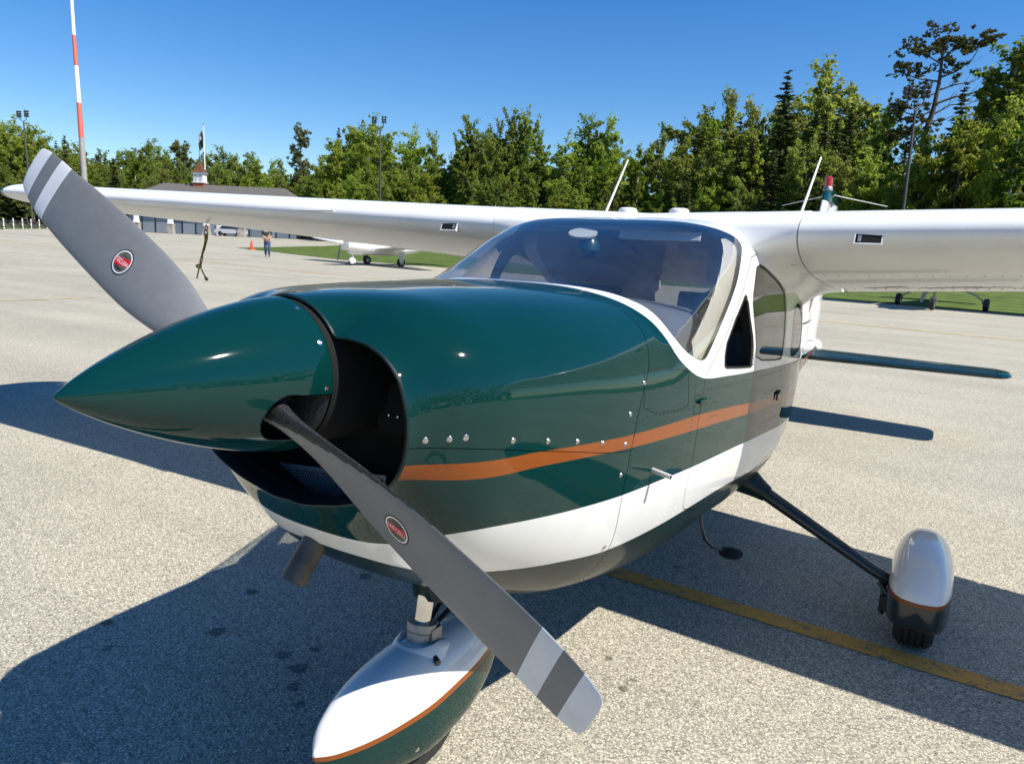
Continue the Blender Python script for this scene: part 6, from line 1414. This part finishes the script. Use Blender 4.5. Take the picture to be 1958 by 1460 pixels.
# ---------------------------------------------------------------- flagpole, mast, light poles, fence
fp = empty('flagpole', (-111.2, 81.5, 1.75), 'white flagpole with two flags rising behind the copper cupola', 'flagpole')
v, f = tube([(-111.2, 81.5, 1.7), (-111.5, 81.76, 9.3), (-113.32, 83.01, 20.16)][::2], [.16, .06], 10); mk('pole', v, f, M['cupola_white'], fp)
v, f = revolve([(-.12, .02), (-.05, .11), (.05, .11), (.12, .02)], (-113.34, 83.02, 20.3), (0, 0, 1), 10); mk('ball', v, f, M['copper'], fp)
M['flag_a'] = pm('faded_flag', (.22, .23, .24), .8, noise=.7, nscale=1.2)
M['flag_b'] = pm('dark_flag', (.006, .020, .022), .8, noise=.8, nscale=1.6)
LF = np.array([-.853, -.52, 0]); 
for top, dz, m_ in (((-113.17, 82.93, 19.3), 1.25, 'flag_a'), ((-112.98, 82.75, 17.95), 1.45, 'flag_b')):
    V = []
    for i in range(9):
        for j in range(7):
            u, w = i/8, j/6
            V.append(np.array(top)+LF*(.1+.85*u*(1-.2*w))+np.array([.52, -.853, 0])*.10*math.sin(7*u+2*w)+np.array([0, 0, -dz*w-.75*u+.06*math.sin(5*u)]))
    F_ = [(i*7+j, i*7+j+1, (i+1)*7+j+1, (i+1)*7+j) for i in range(8) for j in range(6)]
    o = mk('flag', V, F_, M[m_], fp); so = o.modifiers.new('s', 'SOLIDIFY'); so.thickness = .02
M['mast_red'] = pm('faded_red_band', (.62, .115, .075), .55)
M['mast_white'] = pm('mast_white_band', (.78, .78, .76), .5)
M['mast_grey'] = pm('galvanised_mast', (.30, .28, .25), .6, noise=.15, nscale=2)
ms = empty('striped_mast', (-60.8, 33.45, .78), 'tall tapering mast banded red and white above a grey lower section', 'mast')
mp_ = [np.array(p) for p in ((-60.85, 33.45, .7), (-62.26, 34.11, 9.03), (-62.82, 34.38, 11.83), (-63.42, 34.67, 14.85), (-63.93, 34.91, 17.36), (-64.5, 35.21, 20.34), (-65.1, 35.5, 23.3))]
rr2 = [.26, .205, .185, .165, .145, .13, .11]
for i, m_ in enumerate(('mast_grey', 'mast_red', 'mast_white', 'mast_red', 'mast_white', 'mast_red')):
    v, f = tube([mp_[i], mp_[i+1]], [rr2[i], rr2[i+1]*.985], 20); mk('lower_section' if i == 0 else 'painted_band', v, f, M[m_], ms)
M['pole_dark'] = pm('dark_bronze_pole', (.045, .040, .036), .6)
def light_pole(foot, top, heads, label, spike=None):
    e = empty('light_pole', tuple(foot), label, 'light pole', 'apron floodlight poles')
    foot, top = np.array(foot, float), np.array(top, float)
    v, f = tube([foot-[0, 0, .1], top], [.15, .09], 12); mk('pole', v, f, M['pole_dark'], e)
    for h in heads:
        h = np.array(h, float); v, f = tube([top, top+(h-top)*np.array([.8, .8, .3]), h], .05, 6); mk('arm', v, f, M['pole_dark'], e)
        b = bpy.data.objects.new('floodlight_bank', None); COL.objects.link(b); b.parent = e; WO[b] = h; b.location = h-WO[e]
        R = np.array([[.853, .52, 0], [-.52, .853, 0], [0, 0, 1]]).T
        for i in range(2):
            for j in range(3):
                c = h+R@np.array([(i-.5)*.34, 0, (j-1)*.30])
                v, f = revolve([(-.2, .08), (-.12, .13), (.10, .145), (.11, .12)], c, R@np.array([.15, -.9, -.25]), 12); mk('floodlight', v, f, M['pole_dark'], b)
    if spike is not None:
        v, f = tube([heads[-1], spike], [.025, .01], 6); mk('lightning_rod', v, f, M['pole_dark'], e)
light_pole((-106.43, 51.1, 1.40), (-109.52, 52.33, 15.5), [(-110.1, 52.1, 16.5), (-109.3, 52.65, 16.6)], 'dark light pole at the far left beside the wooden fence', (-109.82, 52.58, 17.8))
light_pole((-61.9, 70.7, 1.24), (-63.79, 72.57, 15.8), [(-64.55, 72.3, 16.9), (-63.5, 72.95, 17.0)], 'dark light pole standing before the middle of the wood')
light_pole((-2.45, 58.4, .64), (-2.79, 60.94, 12.7), [(-3.43, 60.81, 13.9), (-2.30, 61.51, 14.05)], 'dark leaning light pole on the right below the old pine')
M['fence_white'] = pm('fence_white_post', (.66, .65, .62), .7)
M['fence_dark'] = pm('fence_dark_timber', (.05, .045, .042), .8)
fn = empty('wooden_fence', (-104., 49., 1.3), 'wooden apron fence of white posts with dark crossed braces at the far left', 'fence')
fa, fb = np.array([-93., 39.3]), np.array([-121., 66.]); nseg = 13
for i in range(nseg+1):
    p = fa+(fb-fa)*i/nseg; z = gz(*p)
    v, f = box((p[0], p[1], z+.65), (.13, .13, 1.25)); mk('post', v, f, M['fence_white'], fn, smooth=False)
    if i < nseg:
        q = fa+(fb-fa)*(i+1)/nseg; z2 = gz(*q); mid = (p+q)/2; P0, P1 = np.array([*p, z]), np.array([*q, z2])
        for h0, h1, m_, nm, r in ((.95, .95, 'fence_dark', 'rail', .05), (.22, .22, 'fence_dark', 'rail', .055), (.25, .90, 'fence_dark', 'brace', .08), (.90, .25, 'fence_dark', 'brace', .08)):
            v, f = tube([P0+[0, 0, h0], P1+[0, 0, h1]], r, 4); mk(nm, v, f, M[m_], fn, smooth=False)

# ---------------------------------------------------------------- traffic cone, person
M['cone'] = pm('cone_orange', (.80, .085, .012), .5)
ce = empty('traffic_cone', (-43.02, 35.43, .66), 'orange traffic cone at the edge of the grass wedge, left of the walking person', 'traffic cone')
p = np.array([-43.02, 35.43, .66])
v, f = join([box(p+[0, 0, .03], (.40, .40, .06)), revolve([(.05, .15), (.70, .035), (.72, .02)], p, (0, 0, 1), 16)]); mk('cone_body', v, f, M['cone'], ce, angle=30)
v, f = revolve([(.30, .108), (.48, .077)], p+[0, 0, 0], (0, 0, 1), 16, False); v = p+(v-p)*[1.06, 1.06, 1]; mk('cone_band', v, f, M['mast_red'], ce)

def person(loc, face, label):
    e = empty('person', tuple(loc), label, 'person')
    fx, fy = face; F3 = np.array([fx, fy, 0.]); Rg = np.array([-fy, fx, 0.]); Z3 = np.array([0, 0, 1.])
    def W(a, b, z): return np.array(loc)+Rg*a+F3*b+Z3*z
    def skin(name, joints, edges, mat, root=0, sub=2):
        me = bpy.data.meshes.new(name); me.from_pydata([tuple(W(*j[:3])-np.array(loc)) for j in joints], edges, [])
        o = bpy.data.objects.new(name, me); COL.objects.link(o); o.parent = e; me.materials.append(mat)
        s = o.modifiers.new('skin', 'SKIN'); o.modifiers.new('sub', 'SUBSURF').levels = sub
        o.modifiers['sub'].render_levels = sub
        for i, j in enumerate(joints): me.skin_vertices[0].data[i].radius = (j[3], j[4] if len(j) > 4 else j[3])
        me.skin_vertices[0].data[root].use_root = True
        for q in me.polygons: q.use_smooth = True
        s.use_smooth_shade = True
        return o
    sk = pm('skin', (.42, .24, .17), .6); jean = pm('blue_jeans', (.045, .085, .17), .85, noise=.2); shirt = pm('dark_shirt', (.012, .035, .035), .8); coat_ = pm('pale_bundle', (.55, .52, .46), .85); shoe = pm('dark_shoe', (.02, .02, .02), .6); hair = pm('brown_hair', (.06, .04, .025), .7)
    # body as one surface: pelvis, spine, neck, head, arms to wrists meeting in front, legs in mid stride
    J = [(0, 0, .95, .12), (0, .0, 1.15, .125), (0, .0, 1.38, .14), (0, .01, 1.50, .055), (0, .03, 1.62, .09), (0, .03, 1.72, .08),
         (.19, 0, 1.42, .06), (.25, -.02, 1.16, .047), (.10, .17, 1.02, .036), (-.19, 0, 1.42, .06), (-.25, -.02, 1.16, .047), (-.10, .17, 1.02, .036),
         (.09, .0, .86, .095), (.10, .10, .49, .06), (.09, .03, .10, .042), (-.09, 0, .86, .095), (-.10, -.02, .49, .06), (-.09, -.17, .12, .042)]
    E_ = [(0, 1), (1, 2), (2, 3), (3, 4), (4, 5), (2, 6), (6, 7), (7, 8), (2, 9), (9, 10), (10, 11), (0, 12), (12, 13), (13, 14), (0, 15), (15, 16), (16, 17)]
    skin('body', J, E_, sk)
    skin('jeans', [(0, 0, .96, .135), (.095, .0, .84, .11), (.10, .10, .49, .078), (.09, .03, .09, .068), (-.095, 0, .84, .11), (-.10, -.02, .49, .078), (-.09, -.17, .11, .068)], [(0, 1), (1, 2), (2, 3), (0, 4), (4, 5), (5, 6)], jean)
    skin('shirt', [(0, 0, 1.0, .14), (0, 0, 1.2, .14), (0, 0, 1.40, .155), (.20, 0, 1.42, .072), (.245, -.02, 1.22, .06), (-.20, 0, 1.42, .072), (-.245, -.02, 1.22, .06)], [(0, 1), (1, 2), (2, 3), (3, 4), (2, 5), (5, 6)], shirt)
    skin('folded_coat', [(-.20, .16, 1.12, .06), (-.08, .20, 1.10, .07), (-.22, .12, .98, .05)], [(0, 1), (0, 2)], coat_)
    skin('hair', [(0, -.01, 1.74, .085), (0, -.03, 1.66, .075)], [(0, 1)], hair)
    for a, b, z in ((.09, .03, .05), (-.09, -.17, .06)):
        skin('shoe', [(a, b-.05, z, .045), (a, b+.06, z-.01, .045), (a, b+.15, z-.015, .03)], [(0, 1), (1, 2)], shoe)
    for sg in (1, -1):
        skin('hand', [(sg*.10, .17, 1.02, .034), (sg*.05, .21, 1.0, .036), (sg*.01, .23, .985, .022)], [(0, 1), (1, 2)], sk)
    # face: nose, eyes, mouth, ears
    skin('nose', [(0, .115, 1.635, .014), (0, .135, 1.615, .012)], [(0, 1)], sk, sub=1)
    for sg in (1, -1):
        v, f = revolve([(-.012, .002), (0, .012), (.012, .002)], W(sg*.034, .105, 1.655), tuple(F3), 8); mk('eye', v, f, M['dark_decal'], e)
        v, f = revolve([(-.01, .01), (0, .03), (.01, .01)], W(sg*.092, .02, 1.64), tuple(Rg), 8); mk('ear', v, f, sk, e)
    v, f = box(W(0, .112, 1.585), (.045, .012, .010), np.stack([Rg, F3, Z3], 1)); mk('mouth', v, f, pm('lips', (.35, .12, .1), .5), e)
person((-32.63, 28.05, gz(-32.63, 28.05)), (.763, -.646), 'person in blue jeans and dark top walking across the apron, hands together in front')

# ---------------------------------------------------------------- the two other aeroplanes
def craft(name, loc, head, label, kind):
    """simple light aeroplane; x forward along head, y to its left"""
    e = empty(name, tuple(loc), label, 'aeroplane')
    h = np.array(head, float); h /= np.linalg.norm(h); l = np.array([-h[1], h[0]])
    def T(x, y, z): return np.array([loc[0]+h[0]*x+l[0]*y, loc[1]+h[1]*x+l[1]*y, loc[2]+z])
    def ring(x, w, zt, zb, n=20):
        a = np.linspace(0, 2*np.pi, n, endpoint=False); return np.array([T(x, w*np.sign(c)*abs(c)**.75, (zt+zb)/2+(zt-zb)/2*np.sign(s)*abs(s)**.75) for c, s in zip(np.cos(a), np.sin(a))])
    def wing(nm, y0, y1, x0, c0, c1, z0, z1, t, mat, dx=0.):
        rs = []
        for k in np.linspace(0, 1, 6):
            y = y0+(y1-y0)*k; c = c0+(c1-c0)*k; z = z0+(z1-z0)*k; xx = x0+dx*k
            s = np.concatenate([np.linspace(1, 0, 9)**1.5, np.linspace(0, 1, 9)[1:-1]**1.5]); sg = np.array([1]*9+[-1]*7)
            yt = t*c*2.6*np.sqrt(s)*(1-s)**.9
            rs.append(np.array([T(xx-c*q, y, z+g_*v_) for q, g_, v_ in zip(s, sg, yt)]))
        v, f = loft(rs); return mk(nm, v, f, mat, e, angle=50)
    w_ = M['white']
    def wh(x, y, r, w, mat=None):
        b = bpy.data.objects.new('wheel', None); COL.objects.link(b); b.parent = e; WO[b] = T(x, y, r); b.location = WO[b]-WO[e]
        v, f = revolve([(-w*.4, r*.5), (-w/2, r*.75), (-w*.4, r), (w*.4, r), (w/2, r*.75), (w*.4, r*.5)], T(x, y, r), (l[0], l[1], 0), 24); mk('tyre', v, f, M['rubber'], b, angle=30)
        v, f = revolve([(-w*.42, r*.52), (w*.42, r*.52)], T(x, y, r), (l[0], l[1], 0), 16); mk('rim', v, f, M['alu'], b)
    if kind == 'high':
        z0 = .72
        v, f = loft([ring(*q) for q in ((2.25, .10, 1.35, 1.05), (2.15, .42, 1.55, .85), (1.2, .52, 1.62, .70), (.6, .54, 2.05, .66), (-.8, .53, 2.10, .68), (-2.2, .38, 1.75, .90), (-5.0, .10, 1.45, 1.2))]); mk('fuselage', v, f, w_, e)
        for sg in (1, -1):
            wing('wing', sg*.4, sg*5.4, .55, 1.6, 1.15, 2.12, 2.2, .06, w_)
            wing('tailplane', sg*.05, sg*1.7, -4.2, 1.0, .7, 1.45, 1.45, .05, w_)
            v, f = tube([T(.0, sg*.5, .8), T(.1, sg*2.5, 2.05)], .04, 8); mk('wing_strut', v, f, w_, e)
            v, f = tube([T(-.05, sg*.30, .74), T(-.06, sg*.62, .66), T(-.08, sg*.98, .52), T(-.10, sg*1.20, .36), T(-.12, sg*1.24, .22)], [.032, .03, .028, .026, .03], 8); mk('spring_leg', v, f, M['alu'], e)
            wh(-.12, sg*1.33, .21, .17)
        wing('tail_fin', .0, .001, -4.2, 1.3, .7, 1.4, 2.65, .05, w_, -.5)
        v, f = join([tube([T(1.45, 0, .80), T(1.60, 0, .34)], .035, 10), tube([T(1.55, -.09, .2), T(1.55, -.09, .42), T(1.55, .09, .42), T(1.55, .09, .2)], .018, 6), box(T(1.5, 0, .66), (.12, .12, .2))]); mk('nose_strut', v, f, M['alu'], e)
        wh(1.60, 0, .19, .14)
        v, f = loft([np.array([T(x, y, z) for y, z in ((-.2, .62), (.2, .62), (.3, .8), (-.3, .8))]) for x in (1.9, .9)]); mk('engine_sump', v, f, M['grime'], e)
        v, f = tube([T(1.7, -.2, .8), T(1.55, -.22, .55)], .035, 8); mk('exhaust_pipe', v, f, M['exhaust'], e)
        hub = T(2.3, 0, 1.2); pl_ = 1.0
    else:
        v, f = loft([ring(*q) for q in ((2.6, .12, 1.25, .95), (2.45, .40, 1.42, .72), (1.3, .52, 1.50, .56), (.6, .56, 1.85, .50), (-.9, .54, 1.88, .52), (-2.4, .36, 1.55, .72), (-4.6, .10, 1.3, 1.05))]); mk('fuselage', v, f, w_, e)
        for sg in (1, -1):
            wing('wing', sg*.35, sg*5.0, .9, 1.9, 1.1, .84, 1.28, .06, w_, -.1)
            wing('flap', sg*.55, sg*2.6, -.95, .35, .30, .76, .95, .07, w_)
            wing('tailplane', sg*.05, sg*1.8, -3.8, .95, .65, 1.3, 1.3, .05, w_)
            v, f = loft([np.array([T(x, sg*(1.45+dy), z) for x, dy in ((.22, 0), (.1, .05), (-.16, .05), (-.24, 0), (-.16, -.04), (.1, -.04))]) for z in (.75,)]+[np.array([T(x*.55, sg*(1.45+dy), .24) for x, dy in ((.22, 0), (.1, .04), (-.16, .04), (-.24, 0), (-.16, -.03), (.1, -.03))])]); mk('gear_door', v, f, M['louvre'], e)
            wh(-.05, sg*1.36, .22, .16)
        wing('tail_fin', .0, .001, -3.7, 1.3, .7, 1.3, 2.4, .05, w_, -.5)
        v, f = join([tube([T(1.85, 0, .75), T(1.98, 0, .30)], .04, 10), tube([T(1.98, -.10, .2), T(1.97, -.10, .42), T(1.97, .10, .42), T(1.98, .10, .2)], .03, 6)]); mk('nose_strut', v, f, w_, e)
        v, f = loft([ring(x, w, zt, zb, 12) for x, w, zt, zb in ((2.16, .02, .26, .18), (2.10, .10, .36, .06), (1.95, .11, .40, .05), (1.78, .06, .34, .10))]); mk('wheel_fairing', v, f, w_, e)
        wh(1.98, 0, .17, .12)
        v, f = loft([ring(x, w, zt, zb, 12) for x, w, zt, zb in ((2.2, .05, .66, .58), (2.0, .16, .72, .52), (1.4, .18, .70, .5), (.9, .04, .62, .56))]); mk('gear_well_fairing', v, f, w_, e)
        hub = T(2.65, 0, 1.1); pl_ = .95
    v, f = revolve([(-.05, .15), (.1, .12), (.28, .02)], hub, (h[0], h[1], 0), 16); mk('spinner', v, f, w_, e)
    for sg in (1, -1):
        v, f = loft([np.array([hub+np.array([l[0], l[1], 0])*sg*r*.25+np.array([0, 0, sg*r*.97])+np.array([l[0], l[1], 0])*c*a+np.array([h[0], h[1], 0])*b*.02 for a, b in ((-.5, 0), (0, 1), (.5, 0), (0, -1))]) for r, c in ((.12, .08), (.5, .15), (.8, .13), (pl_*.97, .07))]); mk('propeller_blade', v, f, M['prop'], e)
craft('high_wing_aeroplane', (.93, 28.5, gz(.93, 28.5)), (-.12, -.99), 'white high-wing aeroplane with spring legs parked on the grass edge under the near wing', 'high')
craft('low_wing_aeroplane', (-24.2, 28.35, gz(-24.2, 28.35)), (-.16, -.99), 'white low-wing aeroplane parked beyond the far wing with only its wheels and belly showing', 'low')

# row of parked trailers at the far edge of the grass wedge
M['crate_orange'] = pm('cart_orange', (.55, .14, .04), .6)
for i, (x, y, m_, w_) in enumerate(((-38.0, 60.5, 'dark_trim', 'dark baggage cart at the far grass edge, leftmost of the row'), (-34.6, 59.0, 'crate_orange', 'orange baggage cart in the row at the far grass edge'), (-31.4, 57.6, 'louvre', 'grey baggage cart at the far grass edge beside the orange one'), (-28.2, 56.2, 'dark_trim', 'dark baggage cart at the far grass edge nearest the windshield'))):
    z = gz(x, y); e = empty('baggage_cart', (x, y, z), w_, 'cart', 'baggage carts at the far edge of the grass')
    R = np.array([[.853, -.52, 0], [.52, .853, 0], [0, 0, 1]])
    v, f = join([box((x, y, z+.55), (2.2, 1.2, .12), R)]+[box(np.array([x, y, z+.9])+R@np.array([a, b, 0]), (.08, .08, .7), R) for a in (-1, 1) for b in (-.55, .55)]); mk('deck', v, f, M[m_], e, smooth=False)
    v, f = box((x, y, z+.85), (1.2+.3*(i % 2), .8, .5), R); mk('load', v, f, M[('dark_trim', 'crate_orange', 'stone', 'crate_orange')[i]], e, smooth=False)
    for a in (-.75, .75):
        for b in (-.5, .5):
            c_ = np.array([x, y, z+.22])+R@np.array([a, b, 0]); v, f = revolve([(-.06, .12), (-.06, .22), (.06, .22), (.06, .12)], c_, R@np.array([0, 1., 0]), 14); mk('wheel', v, f, M['rubber'], e)
